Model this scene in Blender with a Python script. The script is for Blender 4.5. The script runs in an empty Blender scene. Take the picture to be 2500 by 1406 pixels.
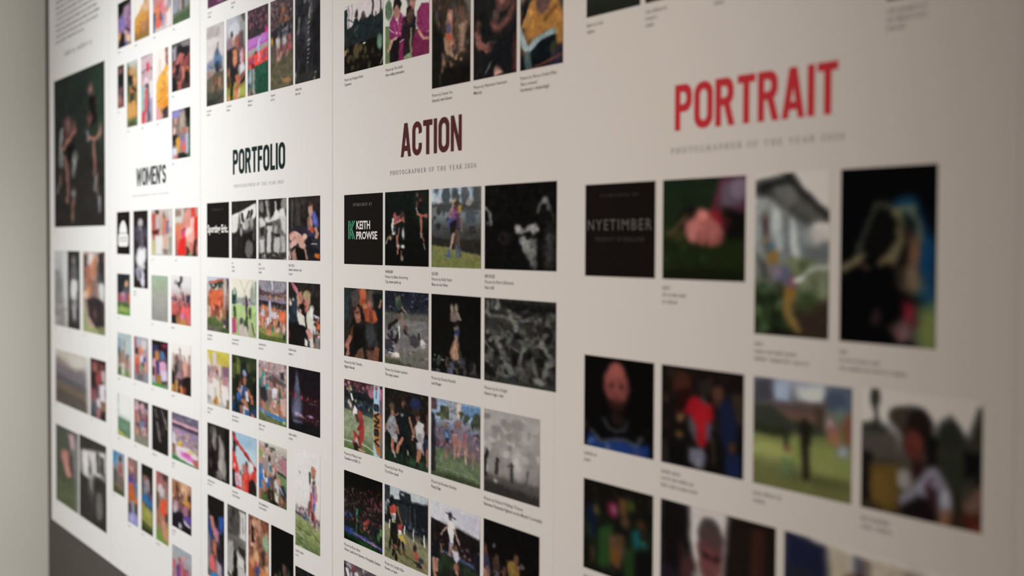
import bpy, math, random
import numpy as np
from mathutils import Matrix, Vector

S = bpy.context.scene
COL = S.collection

# ------------------------------------------------------------------ camera
EYE = 1.62
cam_data = bpy.data.cameras.new('camera')
cam_data.sensor_width = 36.0
cam_data.lens = 50.0
cam_data.clip_start = 0.05
cam = bpy.data.objects.new('camera', cam_data)
COL.objects.link(cam)
# columns: camera right, camera up, camera back, in world axes (X along the wall, Y into it, Z up)
CR = (0.504425, 0.863445, 0.004214)
CU = (-0.029078, 0.012109, 0.999504)
CB = (0.862966, -0.504297, 0.031216)
cam.matrix_world = Matrix(((CR[0], CU[0], CB[0], 0.0), (CR[1], CU[1], CB[1], 0.0), (CR[2], CU[2], CB[2], EYE), (0, 0, 0, 1)))
cam_data.dof.use_dof = True
cam_data.dof.focus_distance = 3.74
cam_data.dof.aperture_fstop = 2.0
S.camera = cam

# ------------------------------------------------------------------ light and exposure
world = bpy.data.worlds.new('gallery_ambient')
S.world = world
world.use_nodes = True
world.node_tree.nodes['Background'].inputs[0].default_value = (1.0, 0.84, 0.715, 1)
world.node_tree.nodes['Background'].inputs[1].default_value = 0.415
S.view_settings.view_transform = 'Standard'
S.view_settings.look = 'None'
S.view_settings.gamma = 1.0
S.view_settings.use_curve_mapping = False
S.view_settings.exposure = 0.0

def spot(name, loc, target, power, angle, blend, color, radius=0.05):
    d = bpy.data.lights.new(name, 'SPOT')
    d.energy = power; d.spot_size = math.radians(angle); d.spot_blend = blend
    d.color = color; d.shadow_soft_size = radius
    o = bpy.data.objects.new(name, d); COL.objects.link(o)
    o.location = loc
    o.rotation_euler = (Vector(target) - Vector(loc)).to_track_quat('-Z', 'Y').to_euler()
    return o

KL = 49.0
spot('track_spot_end', (-5.16, -1.2, 2.72), (-6.461, 1.53, 1.928), 1.40 * KL, 102.4, 0.654, (0.97, 1.0, 1.0))
spot('track_spot_left', (-5.354, -1.2, 2.876), (-5.061, 1.53, 0.75), 6.22 * KL, 96.75, 1.0, (0.945, 0.985, 1.0))
spot('track_spot_right', (-0.5, -1.184, 3.12), (-4.0, 1.53, 0.829), 5.35 * KL, 69.0, 0.987, (1.0, 0.88, 0.785))


# ------------------------------------------------------------------ materials
def mat(name, color, rough=0.6, spec=0.3, bump=0.0, scale=60.0, attr=None, tint=None):
    m = bpy.data.materials.new(name); m.use_nodes = True
    nt = m.node_tree; b = nt.nodes['Principled BSDF']
    b.inputs['Roughness'].default_value = rough
    b.inputs['Specular IOR Level'].default_value = spec
    b.inputs['Base Color'].default_value = (*color, 1)
    if attr:
        a = nt.nodes.new('ShaderNodeAttribute'); a.attribute_name = attr
        nt.links.new(a.outputs['Color'], b.inputs['Base Color'])
    if tint or bump:
        tc = nt.nodes.new('ShaderNodeTexCoord')
        n = nt.nodes.new('ShaderNodeTexNoise'); n.inputs['Scale'].default_value = scale; n.inputs['Detail'].default_value = 4
        nt.links.new(tc.outputs['Object'], n.inputs['Vector'])
        if tint:
            r = nt.nodes.new('ShaderNodeMix'); r.data_type = 'RGBA'
            r.inputs['A'].default_value = (*color, 1); r.inputs['B'].default_value = (*tint, 1)
            nt.links.new(n.outputs['Fac'], r.inputs['Factor'])
            nt.links.new(r.outputs['Result'], b.inputs['Base Color'])
        if bump:
            bp = nt.nodes.new('ShaderNodeBump'); bp.inputs['Strength'].default_value = bump; bp.inputs['Distance'].default_value = 0.0006
            nt.links.new(n.outputs['Fac'], bp.inputs['Height'])
            nt.links.new(bp.outputs['Normal'], b.inputs['Normal'])
    return m

M_PANEL = mat('panel_vinyl', (0.82, 0.815, 0.81), 0.62, 0.25, 0.25, 420.0, None, (0.80, 0.795, 0.79))
M_WALL = mat('charcoal_wall_paint', (0.088, 0.078, 0.063), 0.8, 0.2, 0.4, 120.0, None, (0.1, 0.092, 0.08))
M_LEFT = mat('warm_grey_wall_paint', (0.80, 0.80, 0.74), 0.85, 0.2, 0.3, 90.0, None, (0.82, 0.82, 0.76))
M_CEIL = mat('white_ceiling_paint', (0.6, 0.59, 0.57), 0.9, 0.2, 0.3, 40.0, None, (0.62, 0.61, 0.59))
M_FLOOR = mat('pale_stone_floor', (0.50, 0.485, 0.455), 0.95, 0.1, 0.9, 300.0, None, (0.44, 0.425, 0.40))
M_PRINT = mat('photo_ink', (1, 1, 1), 0.75, 0.04, attr='ink')
M_LOGO = mat('washed_grey_ink', (0.13, 0.127, 0.124), 0.6, 0.1)
M_TILE = mat('charcoal_ink', (0.009, 0.0068, 0.0060), 0.75, 0.04)
M_WHITE = mat('white_ink', (0.80, 0.79, 0.77), 0.5, 0.2)
M_FAINT = mat('pale_grey_ink', (0.24, 0.235, 0.23), 0.5, 0.2)
M_DIM = mat('dim_grey_ink', (0.062, 0.06, 0.058), 0.6, 0.1)
M_GREEN = mat('emerald_ink', (0.055, 0.36, 0.21), 0.5, 0.2)
M_TEXT = mat('caption_ink', (0.115, 0.105, 0.10), 0.6, 0.1)
M_NOTE = mat('washed_out_caption_ink', (0.30, 0.285, 0.275), 0.6, 0.1)  # caption ink again, paled to imitate overexposure and lens blur
M_PALE = mat('pale_subtitle_ink', (0.40, 0.39, 0.38), 0.6, 0.1)
M_GREY = mat('subtitle_ink', (0.15, 0.14, 0.135), 0.55, 0.2)
M_RED = mat('red_ink', (0.66, 0.048, 0.066), 0.7, 0.05)
M_MAROON = mat('maroon_ink', (0.10, 0.028, 0.032), 0.7, 0.05)
M_TEAL = mat('dark_teal_ink', (0.008, 0.024, 0.023), 0.7, 0.05)
M_SLATE = mat('slate_ink', (0.030, 0.040, 0.040), 0.7, 0.05)

# ------------------------------------------------------------------ helpers
def link(name, me, m, parent=None, loc=None):
    o = bpy.data.objects.new(name, me); COL.objects.link(o)
    if m: me.materials.append(m)
    if parent: o.parent = parent
    if loc: o.location = loc
    return o

def tag(o, label, cat, group=None):
    o['label'] = label; o['category'] = cat
    if group: o['group'] = group
    return o

def mesh(name, V, F):
    me = bpy.data.meshes.new(name); me.from_pydata(V, [], F); me.update(); return me

def box_mesh(name, x0, x1, y0, y1, z0, z1, bevel=0.0):
    import bmesh
    bm = bmesh.new()
    vs = [bm.verts.new((x, y, z)) for x in (x0, x1) for y in (y0, y1) for z in (z0, z1)]
    for f in ((0, 1, 3, 2), (4, 6, 7, 5), (0, 4, 5, 1), (2, 3, 7, 6), (0, 2, 6, 4), (1, 5, 7, 3)):
        bm.faces.new([vs[i] for i in f])
    bmesh.ops.recalc_face_normals(bm, faces=bm.faces)
    if bevel:
        bmesh.ops.bevel(bm, geom=list(bm.edges), offset=bevel, segments=2, affect='EDGES')
    me = bpy.data.meshes.new(name); bm.to_mesh(me); bm.free(); return me

def structure(name, me, m):
    o = link(name, me, m); o['kind'] = 'structure'; return o

# ------------------------------------------------------------------ the room
FACE = 1.53                      # the plane of the panels' faces
BACK = FACE + 0.035              # the wall they hang on
structure('wall_display', box_mesh('wall_display', -7.40, 0.9, BACK, BACK + 0.12, -0.12, 3.3), M_WALL)
structure('wall_left', box_mesh('wall_left', -7.40, -7.247, -3.0, BACK, -0.12, 3.3), M_LEFT)
structure('floor', box_mesh('floor', -7.40, 0.9, -3.0, BACK + 0.12, -0.22, -0.12), M_FLOOR)
structure('ceiling', box_mesh('ceiling', -7.40, 0.9, -3.0, BACK + 0.12, 3.3, 3.4), M_CEIL)

# ------------------------------------------------------------------ display panels
P_TOP, P_BOT = 3.0, 0.2826
PANELS = [
    (-7.0110, -5.9127, 'white display panel at the far left end with the large night print'),
    (-5.9115, -4.7236, 'brightest white display panel with the slate heading'),
    (-4.7228, -3.5885, 'white display panel with the dark teal heading'),
    (-3.5857, -2.4451, 'white display panel with the maroon heading'),
    (-2.4448, -1.2902, 'dimly lit white display panel with the large red heading'),
    (-1.2898, -0.1500, 'blank strip of display panel at the extreme right edge'),
]
for x0, x1, lab in PANELS:
    cx = (x0 + x1) / 2
    o = link('display_panel', box_mesh('display_panel', x0 - cx, x1 - cx, 0, 0.022, P_BOT - 1.6, P_TOP - 1.6, 0.0012), M_PANEL, None, (cx, FACE, 1.6))
    tag(o, lab, 'display panel', 'white display panels along the wall')
    for fx in (-0.3, 0.3):
        for fz in (-1.0, 1.0):
            link('spacer', box_mesh('spacer', fx - 0.03, fx + 0.03, 0.022, BACK - FACE, fz - 0.03, fz + 0.03), M_WALL, o)

# ------------------------------------------------------------------ picture painter
def hexc(s):
    s = s.lstrip('#')
    if len(s) == 3: s = ''.join(c * 2 for c in s)
    return np.array([int(s[i:i + 2], 16) / 255.0 for i in (0, 2, 4)])

def lin(c):
    c = np.asarray(c, float)
    return np.where(c <= 0.04045, c / 12.92, ((np.maximum(c, 0) + 0.055) / 1.055) ** 2.4)

def seg_dist(px, py, x0, y0, x1, y1):
    dx, dy = x1 - x0, y1 - y0
    L = dx * dx + dy * dy + 1e-9
    t = np.clip(((px - x0) * dx + (py - y0) * dy) / L, 0, 1)
    return np.hypot(px - x0 - t * dx, py - y0 - t * dy)

def paint(ops, nx, ny, a, seed):
    rng = np.random.RandomState(seed)
    X, Y = np.meshgrid(np.linspace(0, 100, nx), np.linspace(0, 100, ny))
    XI = X * a
    img = np.zeros((ny, nx, 3))
    def sl(x0, y0, x1, y1):
        i0 = max(0, int(math.floor(x0 / 100 * (nx - 1)))); i1 = min(nx, int(math.ceil(x1 / 100 * (nx - 1))) + 1)
        j0 = max(0, int(math.floor(y0 / 100 * (ny - 1)))); j1 = min(ny, int(math.ceil(y1 / 100 * (ny - 1))) + 1)
        return (slice(j0, max(j0, j1)), slice(i0, max(i0, i1)))
    def blend(s, alpha, c):
        al = np.clip(alpha, 0, 1)[..., None]
        img[s] = img[s] * (1 - al) + c * al
    def ell(x, y, rx, ry, c, soft):
        k = soft
        s = sl(x - rx - k / a, y - ry - k, x + rx + k / a, y + ry + k)
        d = np.hypot((X[s] - x) / rx, (Y[s] - y) / ry)
        blend(s, 0.5 - (d - 1) * min(rx * a, ry) / soft, c)
    for op in ops.split(';'):
        t = op.split()
        if not t: continue
        k = t[0]
        if k == 'g':
            cs = np.array([hexc(c) for c in t[1:]])
            ys = np.linspace(0, 100, len(cs))
            for q in range(3): img[..., q] = np.interp(Y, ys, cs[:, q])
        elif k == 'e':
            x, y, rx, ry = map(float, t[1:5])
            ell(x, y, rx, ry, hexc(t[5]), float(t[7]) if len(t) > 7 else 2.0)
        elif k == 'p':
            c = hexc(t[1]); soft = float(t[2]); v = list(map(float, t[3:])); P = list(zip(v[0::2], v[1::2]))
            xs = [p[0] for p in P]; ys = [p[1] for p in P]
            s = sl(min(xs) - soft / a, min(ys) - soft, max(xs) + soft / a, max(ys) + soft)
            px, py = XI[s], Y[s]
            ins = np.zeros(px.shape, bool); d = np.full(px.shape, 1e9)
            for i in range(len(P)):
                x0, y0 = P[i][0] * a, P[i][1]; x1, y1 = P[(i + 1) % len(P)][0] * a, P[(i + 1) % len(P)][1]
                d = np.minimum(d, seg_dist(px, py, x0, y0, x1, y1))
                if y0 != y1:
                    ins ^= ((y0 > py) != (y1 > py)) & (px < (x1 - x0) * (py - y0) / (y1 - y0) + x0)
            blend(s, 0.5 + np.where(ins, d, -d) / max(soft, 0.4), c)
        elif k == 'l':
            c = hexc(t[1]); w = float(t[2]); v = list(map(float, t[3:])); P = list(zip(v[0::2], v[1::2]))
            xs = [p[0] for p in P]; ys = [p[1] for p in P]; m = w / 2 + 1
            s = sl(min(xs) - m / a, min(ys) - m, max(xs) + m / a, max(ys) + m)
            d = np.full(XI[s].shape, 1e9)
            for (x0, y0), (x1, y1) in zip(P, P[1:]):
                d = np.minimum(d, seg_dist(XI[s], Y[s], x0 * a, y0, x1 * a, y1))
            blend(s, 0.5 - (d - w / 2) / 0.9, c)
        elif k == 'n':
            n = int(t[1]); x0, y0, x1, y1, rx, ry = map(float, t[2:8]); cs = [hexc(c) for c in t[8:]]
            for i in range(n):
                f = 0.5 + rng.rand()
                ell(x0 + rng.rand() * (x1 - x0), y0 + rng.rand() * (y1 - y0), rx * f * 0.62, ry * (0.5 + rng.rand()) * 0.62,
                    cs[rng.randint(len(cs))], 1.6)
    return img

def value_noise(rng, ny, nx, cells_y, aspect):
    """Smooth noise in -1..1 with about `cells_y` lumps down the picture."""
    cy = max(2, int(cells_y)); cx = max(2, int(cells_y * aspect * 1.6))
    g = rng.rand(cy + 1, cx + 1) * 2 - 1
    fy = np.linspace(0, cy - 1e-4, ny); fx = np.linspace(0, cx - 1e-4, nx)
    iy = fy.astype(int); ix = fx.astype(int); ty = fy - iy; tx = fx - ix
    ty = (ty * ty * (3 - 2 * ty))[:, None]; tx = (tx * tx * (3 - 2 * tx))[None, :]
    a = g[np.ix_(iy, ix)]; b = g[np.ix_(iy, ix + 1)]; c = g[np.ix_(iy + 1, ix)]; d = g[np.ix_(iy + 1, ix + 1)]
    return (a * (1 - tx) + b * tx) * (1 - ty) + (c * (1 - tx) + d * tx) * ty

def soften(img, r):
    for _ in range(r):
        p = np.pad(img, ((1, 1), (1, 1), (0, 0)), mode='edge')
        img = (p[:-2, 1:-1] + 2 * p[1:-1, 1:-1] + p[2:, 1:-1]) / 4
        p = np.pad(img, ((1, 1), (1, 1), (0, 0)), mode='edge')
        img = (p[1:-1, :-2] + 2 * p[1:-1, 1:-1] + p[1:-1, 2:]) / 4
    return img

def photographic(img, a, seed, soft, wob, tex):
    """Break the drawn edges up the way folds, hair, grass and crowds do: wobble, texture, soften."""
    rng = np.random.RandomState(seed + 7); ny, nx = img.shape[:2]
    dx = np.zeros((ny, nx)); dy = np.zeros((ny, nx))
    for c, k in ((9, 1.0), (22, .6), (48, .35)):
        dx += value_noise(rng, ny, nx, c, a) * k; dy += value_noise(rng, ny, nx, c, a) * k
    J, I = np.meshgrid(np.arange(nx), np.arange(ny))
    jj = np.clip(J + dx * wob / a * nx / 100, 0, nx - 1.001); ii = np.clip(I + dy * wob * ny / 100, 0, ny - 1.001)
    j0 = jj.astype(int); i0 = ii.astype(int); tj = (jj - j0)[..., None]; ti = (ii - i0)[..., None]
    img = (img[i0, j0] * (1 - tj) + img[i0, j0 + 1] * tj) * (1 - ti) + (img[i0 + 1, j0] * (1 - tj) + img[i0 + 1, j0 + 1] * tj) * ti
    t = value_noise(rng, ny, nx, 14, a) * .45 + value_noise(rng, ny, nx, 30, a) * .6 + value_noise(rng, ny, nx, 64, a) * .6
    hue = np.stack([value_noise(rng, ny, nx, 24, a) for _ in range(3)], -1)
    m = img.mean(-1, keepdims=True)
    tex = tex * np.clip(1.05 - 1.15 * m, .05, 1)
    img = img * (1 + tex * t[..., None]) + hue * m * tex * .2
    return np.clip(soften(img, soft), 0, 1)

def slab(name, w, h, th, nx, ny):
    """A thin card: a fine grid as its printed face (towards -Y), a back and four edges."""
    xs = np.linspace(-w / 2, w / 2, nx); zs = np.linspace(h / 2, -h / 2, ny)
    GX, GZ = np.meshgrid(xs, zs)
    n = nx * ny
    co = np.zeros((n + 4, 3)); co[:n, 0] = GX.ravel(); co[:n, 2] = GZ.ravel(); co[:n, 1] = -th
    co[n:] = [(-w / 2, 0, h / 2), (w / 2, 0, h / 2), (w / 2, 0, -h / 2), (-w / 2, 0, -h / 2)]
    idx = np.arange(n).reshape(ny, nx)
    q = np.stack([idx[:-1, :-1], idx[1:, :-1], idx[1:, 1:], idx[:-1, 1:]], -1).reshape(-1, 4)
    faces = q.tolist()
    top = idx[0].tolist(); bot = idx[-1].tolist(); lef = idx[:, 0].tolist(); rig = idx[:, -1].tolist()
    faces += [top + [n + 1, n], bot[::-1] + [n + 3, n + 2], lef[::-1] + [n, n + 3], rig + [n + 2, n + 1], [n, n + 1, n + 2, n + 3]]
    return mesh(name, co.tolist(), faces), n

def set_ink(me, n, img):
    a = me.color_attributes.new('ink', 'FLOAT_COLOR', 'POINT')
    c = np.ones((len(me.vertices), 4), np.float32)
    c[:n, :3] = img.reshape(-1, 3); c[n:, :3] = img.reshape(-1, 3).mean(0)
    a.data.foreach_set('color', c.ravel())

# ------------------------------------------------------------------ lettering
def text_mesh(name, s, size, sx=1.0, bold=0.0, spacing=1.0, align='LEFT'):
    cu = bpy.data.curves.new(name, 'FONT'); cu.body = s; cu.size = size; cu.resolution_u = 2
    cu.offset = bold * size; cu.space_character = spacing; cu.align_x = align; cu.fill_mode = 'FRONT'
    o = bpy.data.objects.new(name, cu); COL.objects.link(o)
    dg = bpy.context.evaluated_depsgraph_get()
    me = bpy.data.meshes.new_from_object(o.evaluated_get(dg))
    bpy.data.objects.remove(o); bpy.data.curves.remove(cu)
    V = [(v.co.x * sx, 0.0, v.co.y) for v in me.vertices]; F = [list(p.vertices) for p in me.polygons]
    bpy.data.meshes.remove(me)
    return V, F

def joined(name, parts):
    V, F = [], []
    for v, f in parts:
        k = len(V); V += v; F += [[i + k for i in q] for q in f]
    return mesh(name, V, F)

def moved(p, dx, dz, sx=1.0, sz=1.0):
    return ([(x * sx + dx, y, z * sz + dz) for x, y, z in p[0]], p[1])

def fit_width(p, x0, x1, z0, z1):
    xs = [v[0] for v in p[0]]; zs = [v[2] for v in p[0]]
    sx = (x1 - x0) / (max(xs) - min(xs)); sz = (z1 - z0) / (max(zs) - min(zs))
    return ([((x - min(xs)) * sx + x0, y, (z - min(zs)) * sz + z0) for x, y, z in p[0]], p[1])

def strip(outer, inner, closed):
    n = len(outer); V = [(x, 0, z) for x, z in outer] + [(x, 0, z) for x, z in inner]
    F = [[i, (i + 1) % n, n + (i + 1) % n, n + i] for i in range(n if closed else n - 1)]
    return V, F

def merged(out):
    """Strokes laid over one another: each a hair in front of the last, so crossing strokes never share a plane."""
    V, F = [], []
    for j, (v, f) in enumerate(out):
        k = len(V); V += [(x, y - (j % 6) * 4e-5, z) for x, y, z in v]; F += [[i + k for i in q] for q in f]
    return V, F

def rrect(x0, z0, x1, z1, rx, rz, n=7):
    P = []
    for cx, cz, a0 in ((x1 - rx, z1 - rz, 0), (x0 + rx, z1 - rz, 90), (x0 + rx, z0 + rz, 180), (x1 - rx, z0 + rz, 270)):
        for i in range(n):
            t = math.radians(a0 + 90 * i / (n - 1)); P.append((cx + rx * math.cos(t), cz + rz * math.sin(t)))
    return P

def poly(*pts): return ([(x, 0, z) for x, z in pts], [list(range(len(pts)))])

def rib(pts, w):
    """Thick open stroke along a polyline."""
    L, R = [], []
    for i, (x, z) in enumerate(pts):
        a = pts[max(0, i - 1)]; b = pts[min(len(pts) - 1, i + 1)]
        dx, dz = b[0] - a[0], b[1] - a[1]; d = math.hypot(dx, dz) or 1
        L.append((x - dz / d * w / 2, z + dx / d * w / 2)); R.append((x + dz / d * w / 2, z - dx / d * w / 2))
    return strip(L, R, False)

def arc(cx, cz, rx, rz, a0, a1, n=9):
    return [(cx + rx * math.cos(math.radians(a0 + (a1 - a0) * i / (n - 1))), cz + rz * math.sin(math.radians(a0 + (a1 - a0) * i / (n - 1)))) for i in range(n)]

ST, HB = 0.20, 0.17       # stem and bar weight of the condensed headline face, cap height 1
def stem(x, z0=0.0, z1=1.0, w=ST): return poly((x, z0), (x + w, z0), (x + w, z1), (x, z1))
def bowl(x0, x1, z0, z1):
    n = 7; r = min(0.24, (z1 - z0) / 2)
    def half(a, b, c, d, rx, rz):
        P = [(a, d)] + arc(c - rx, d - rz, rx, rz, 90, 0, n) + arc(c - rx, b + rz, rx, rz, 0, -90, n) + [(a, b)]
        return P
    return strip(half(x0, z0, x1, z1, r, r), half(x0, z0 + HB, x1 - ST, z1 - HB, r * 0.45, r * 0.45), False)

def glyph(c):
    if c == 'O': return [strip(rrect(0, 0, .64, 1, .30, .26), rrect(ST, HB, .64 - ST, 1 - HB, .115, .14), True)], .64
    if c == 'C':
        o = [(.60, .66), (.60, .74)] + arc(.30, .74, .30, .26, 0, 180, 11) + arc(.30, .26, .30, .26, 180, 360, 11) + [(.60, .36)]
        i = [(.60 - ST, .62), (.40, .72)] + arc(.30, .72, .10, .11, 0, 180, 11) + arc(.30, .28, .10, .11, 180, 360, 11) + [(.40, .36)]
        return [strip(o, i, False)], .60
    if c == 'P': return [stem(0), bowl(ST * .9, .60, .40, 1)], .60
    if c == 'R': return [stem(0), bowl(ST * .9, .60, .42, 1), poly((.28, .44), (.47, .48), (.64, 0), (.43, 0))], .64
    if c == 'T': return [poly((0, 1 - HB), (.56, 1 - HB), (.56, 1), (0, 1)), stem(.18, 0, 1 - HB)], .56
    if c == 'I': return [stem(0)], ST
    if c == 'L': return [stem(0), poly((ST, 0), (.48, 0), (.48, HB), (ST, HB))], .48
    if c in 'FE':
        g = [stem(0), poly((ST, 1 - HB), (.50, 1 - HB), (.50, 1), (ST, 1)), poly((ST, .43), (.45, .43), (.45, .43 + HB), (ST, .43 + HB))]
        if c == 'E': g.append(poly((ST, 0), (.50, 0), (.50, HB), (ST, HB)))
        return g, .50
    if c == 'A': return [poly((0, 0), (.19, 0), (.375, .80), (.375, 1), (.22, 1)), poly((.47, 0), (.66, 0), (.44, 1), (.285, 1), (.285, .80)), poly((.17, .17), (.49, .17), (.46, .33), (.20, .33))], .66
    if c == 'N': return [stem(0, w=.18), stem(.44, w=.18), poly((.0, 1), (.19, 1), (.62, 0), (.43, 0))], .62
    if c == 'M': return [stem(0, w=.18), stem(.64, w=.18), poly((0, 1), (.19, 1), (.47, .18), (.36, .18)), poly((.63, 1), (.82, 1), (.46, .18), (.35, .18))], .82
    if c == 'W': return [poly((0, 1), (.19, 1), (.33, 0), (.17, 0)), poly((.17, 0), (.31, 0), (.52, .95), (.38, .95)), poly((.38, .95), (.52, .95), (.73, 0), (.59, 0)), poly((.71, 1), (.90, 1), (.73, 0), (.57, 0))], .90
    if c == 'S':
        p = arc(.29, .72, .19, .185, 5, 180, 9) + [(.11, .66), (.16, .56), (.29, .49), (.42, .42), (.48, .34)] + arc(.29, .28, .19, .185, 0, -178, 9)
        return [rib(p, .185)], .58
    if c == "'": return [poly((.02, .66), (.14, .66), (.18, 1), (-.01, 1))], .17
    return [], .3

def headline(word, gap=.075):
    x = 0; out = []
    for c in word:
        g, w = glyph(c); out += [moved(p, x, 0) for p in g]; x += w + gap
    return merged(out)

# thin serif capitals for the sub-headings (cap height 1, advance ~0.8)
def serif(c):
    T, t = .13, .06
    def sv(x, z0=0.0, z1=1.0): return [rib([(x, z0), (x, z1)], T)] + [rib([(x - .14, z0 + .02), (x + .14, z0 + .02)], .05), rib([(x - .14, z1 - .02), (x + .14, z1 - .02)], .05)]
    if c == 'P': return sv(.18) + [rib([(.18, .97), (.40, .97)] + arc(.40, .73, .22, .24, 85, -85) + [(.18, .49)], .09)], .68
    if c == 'R': return sv(.18) + [rib([(.18, .97), (.40, .97)] + arc(.40, .74, .20, .23, 85, -85) + [(.18, .51)], .09), rib([(.36, .5), (.68, .02)], T)], .74
    if c == 'B': return sv(.18) + [rib([(.18, .97), (.38, .97)] + arc(.38, .75, .19, .22, 85, -85) + [(.18, .53)], .09), rib([(.18, .53), (.40, .53)] + arc(.40, .28, .22, .25, 85, -85) + [(.18, .03)], .09)], .72
    if c == 'D': return sv(.18) + [rib([(.18, .97), (.34, .97)] + arc(.34, .5, .36, .47, 85, -85, 13) + [(.18, .03)], .09)], .82
    if c == 'H': return sv(.18) + sv(.72) + [rib([(.18, .5), (.72, .5)], t)], .92
    if c == 'N': return sv(.16) + sv(.74) + [rib([(.16, 1), (.74, 0)], T)], .92
    if c in 'O0':
        w = .80 if c == 'O' else .58
        return [strip(rrect(0.02, -.01, w, 1.01, (w - .02) / 2, .48), rrect(.14, .06, w - .12, .94, (w - .26) / 2, .40), True)], w + .04
    if c in 'GC':
        g = [rib(arc(.44, .5, .38, .48, 42, 318, 17), .10)]
        if c == 'G': g += [rib([(.72, .12), (.72, .44)], T), rib([(.58, .44), (.84, .44)], .05)]
        return g, .86
    if c == 'T': return sv(.38)[:2] + [rib([(.02, .97), (.74, .97)], t), rib([(.04, .82), (.04, .98)], .05), rib([(.72, .82), (.72, .98)], .05)], .78
    if c in 'EF':
        g = sv(.18) + [rib([(.18, .97), (.60, .97)], t), rib([(.59, .82), (.59, .98)], .05), rib([(.18, .52), (.48, .52)], t), rib([(.48, .42), (.48, .62)], .05)]
        if c == 'E': g += [rib([(.18, .03), (.62, .03)], t), rib([(.61, .02), (.61, .18)], .05)]
        return g, .70
    if c == 'A': return [rib([(.08, 0), (.40, 1)], t), rib([(.38, 1), (.72, 0)], T), rib([(.2, .34), (.6, .34)], t), rib([(-.02, .02), (.2, .02)], .05), rib([(.58, .02), (.86, .02)], .05)], .84
    if c == 'Y': return sv(.40, 0, .45)[:2] + [rib([(.40, .44), (.10, 1)], T), rib([(.40, .44), (.70, 1)], t), rib([(-.02, .98), (.24, .98)], .05), rib([(.58, .98), (.82, .98)], .05)], .82
    if c == 'S': return [rib(arc(.30, .73, .20, .23, 30, 200, 8) + [(.20, .58), (.42, .44)] + arc(.30, .27, .21, .24, 20, -150, 8), .10)], .62
    if c == '2': return [rib(arc(.28, .73, .22, .24, 170, -20, 9) + [(.36, .44), (.08, .05)], .10), rib([(.06, .05), (.56, .05)], .11)], .62
    if c == '6': return [strip(rrect(.02, -.01, .60, .60, .29, .30), rrect(.14, .06, .48, .53, .17, .23), True), rib(arc(.56, .30, .50, .70, 165, 92, 7), .10)], .64
    if c == '4': return [rib([(.42, 0), (.42, 1)], T), rib([(.42, .98), (.04, .30), (.60, .30)], t)], .66
    return [], .45

def serif_line(s, gap=.30):
    x = 0; out = []
    for c in s:
        if c == ' ': x += .62; continue
        g, w = serif(c); out += [moved(p, x, 0) for p in g]; x += w + gap
    return merged(out)

def word_marks(n, h, rng):
    """A line of print too small to read: letter-sized marks broken into words."""
    out = []; x = 0; left = rng.randint(3, 7)
    for i in range(n):
        if left <= 0: x += h * .45; left = rng.randint(2, 8); continue
        w = h * rng.uniform(.32, .62); hh = h * rng.choice((.72, .72, .72, 1.0))
        out.append(rib([(x + w * .2, 0), (x + w * .2, hh)], w * .26))
        if rng.random() < .8: out.append(rib([(x + w * .78, 0), (x + w * .78, h * .7)], w * .22))
        out.append(rib([(x + w * .1, h * rng.choice((.08, .36, .64))), (x + w * .9, h * rng.choice((.08, .36, .64)))], h * .10))
        x += w * 1.22; left -= 1
    return merged(out)

CAP = 0.0106              # caption type size
LEAD = 0.0124             # caption line spacing
def caption(parent, lines, w, h, seed):
    rng = random.Random(seed); parts = []
    z = -h / 2 - 0.0195
    for i, s in enumerate(lines):
        if s.startswith('~'):
            parts.append(moved(word_marks(int(s[1:]), CAP * .74, rng), -w / 2, z))
        else:
            bold = 0.007 if (i > 0 and i == len(lines) - 1) or s.isupper() else 0.0
            parts.append(moved(text_mesh('t', s, CAP, 1.08, bold), -w / 2, z))
        z -= LEAD
    link('caption', joined('caption', parts), M_NOTE if any(t.startswith('~') for t in lines) else M_TEXT, parent, (0, -0.0003, 0))

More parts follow.
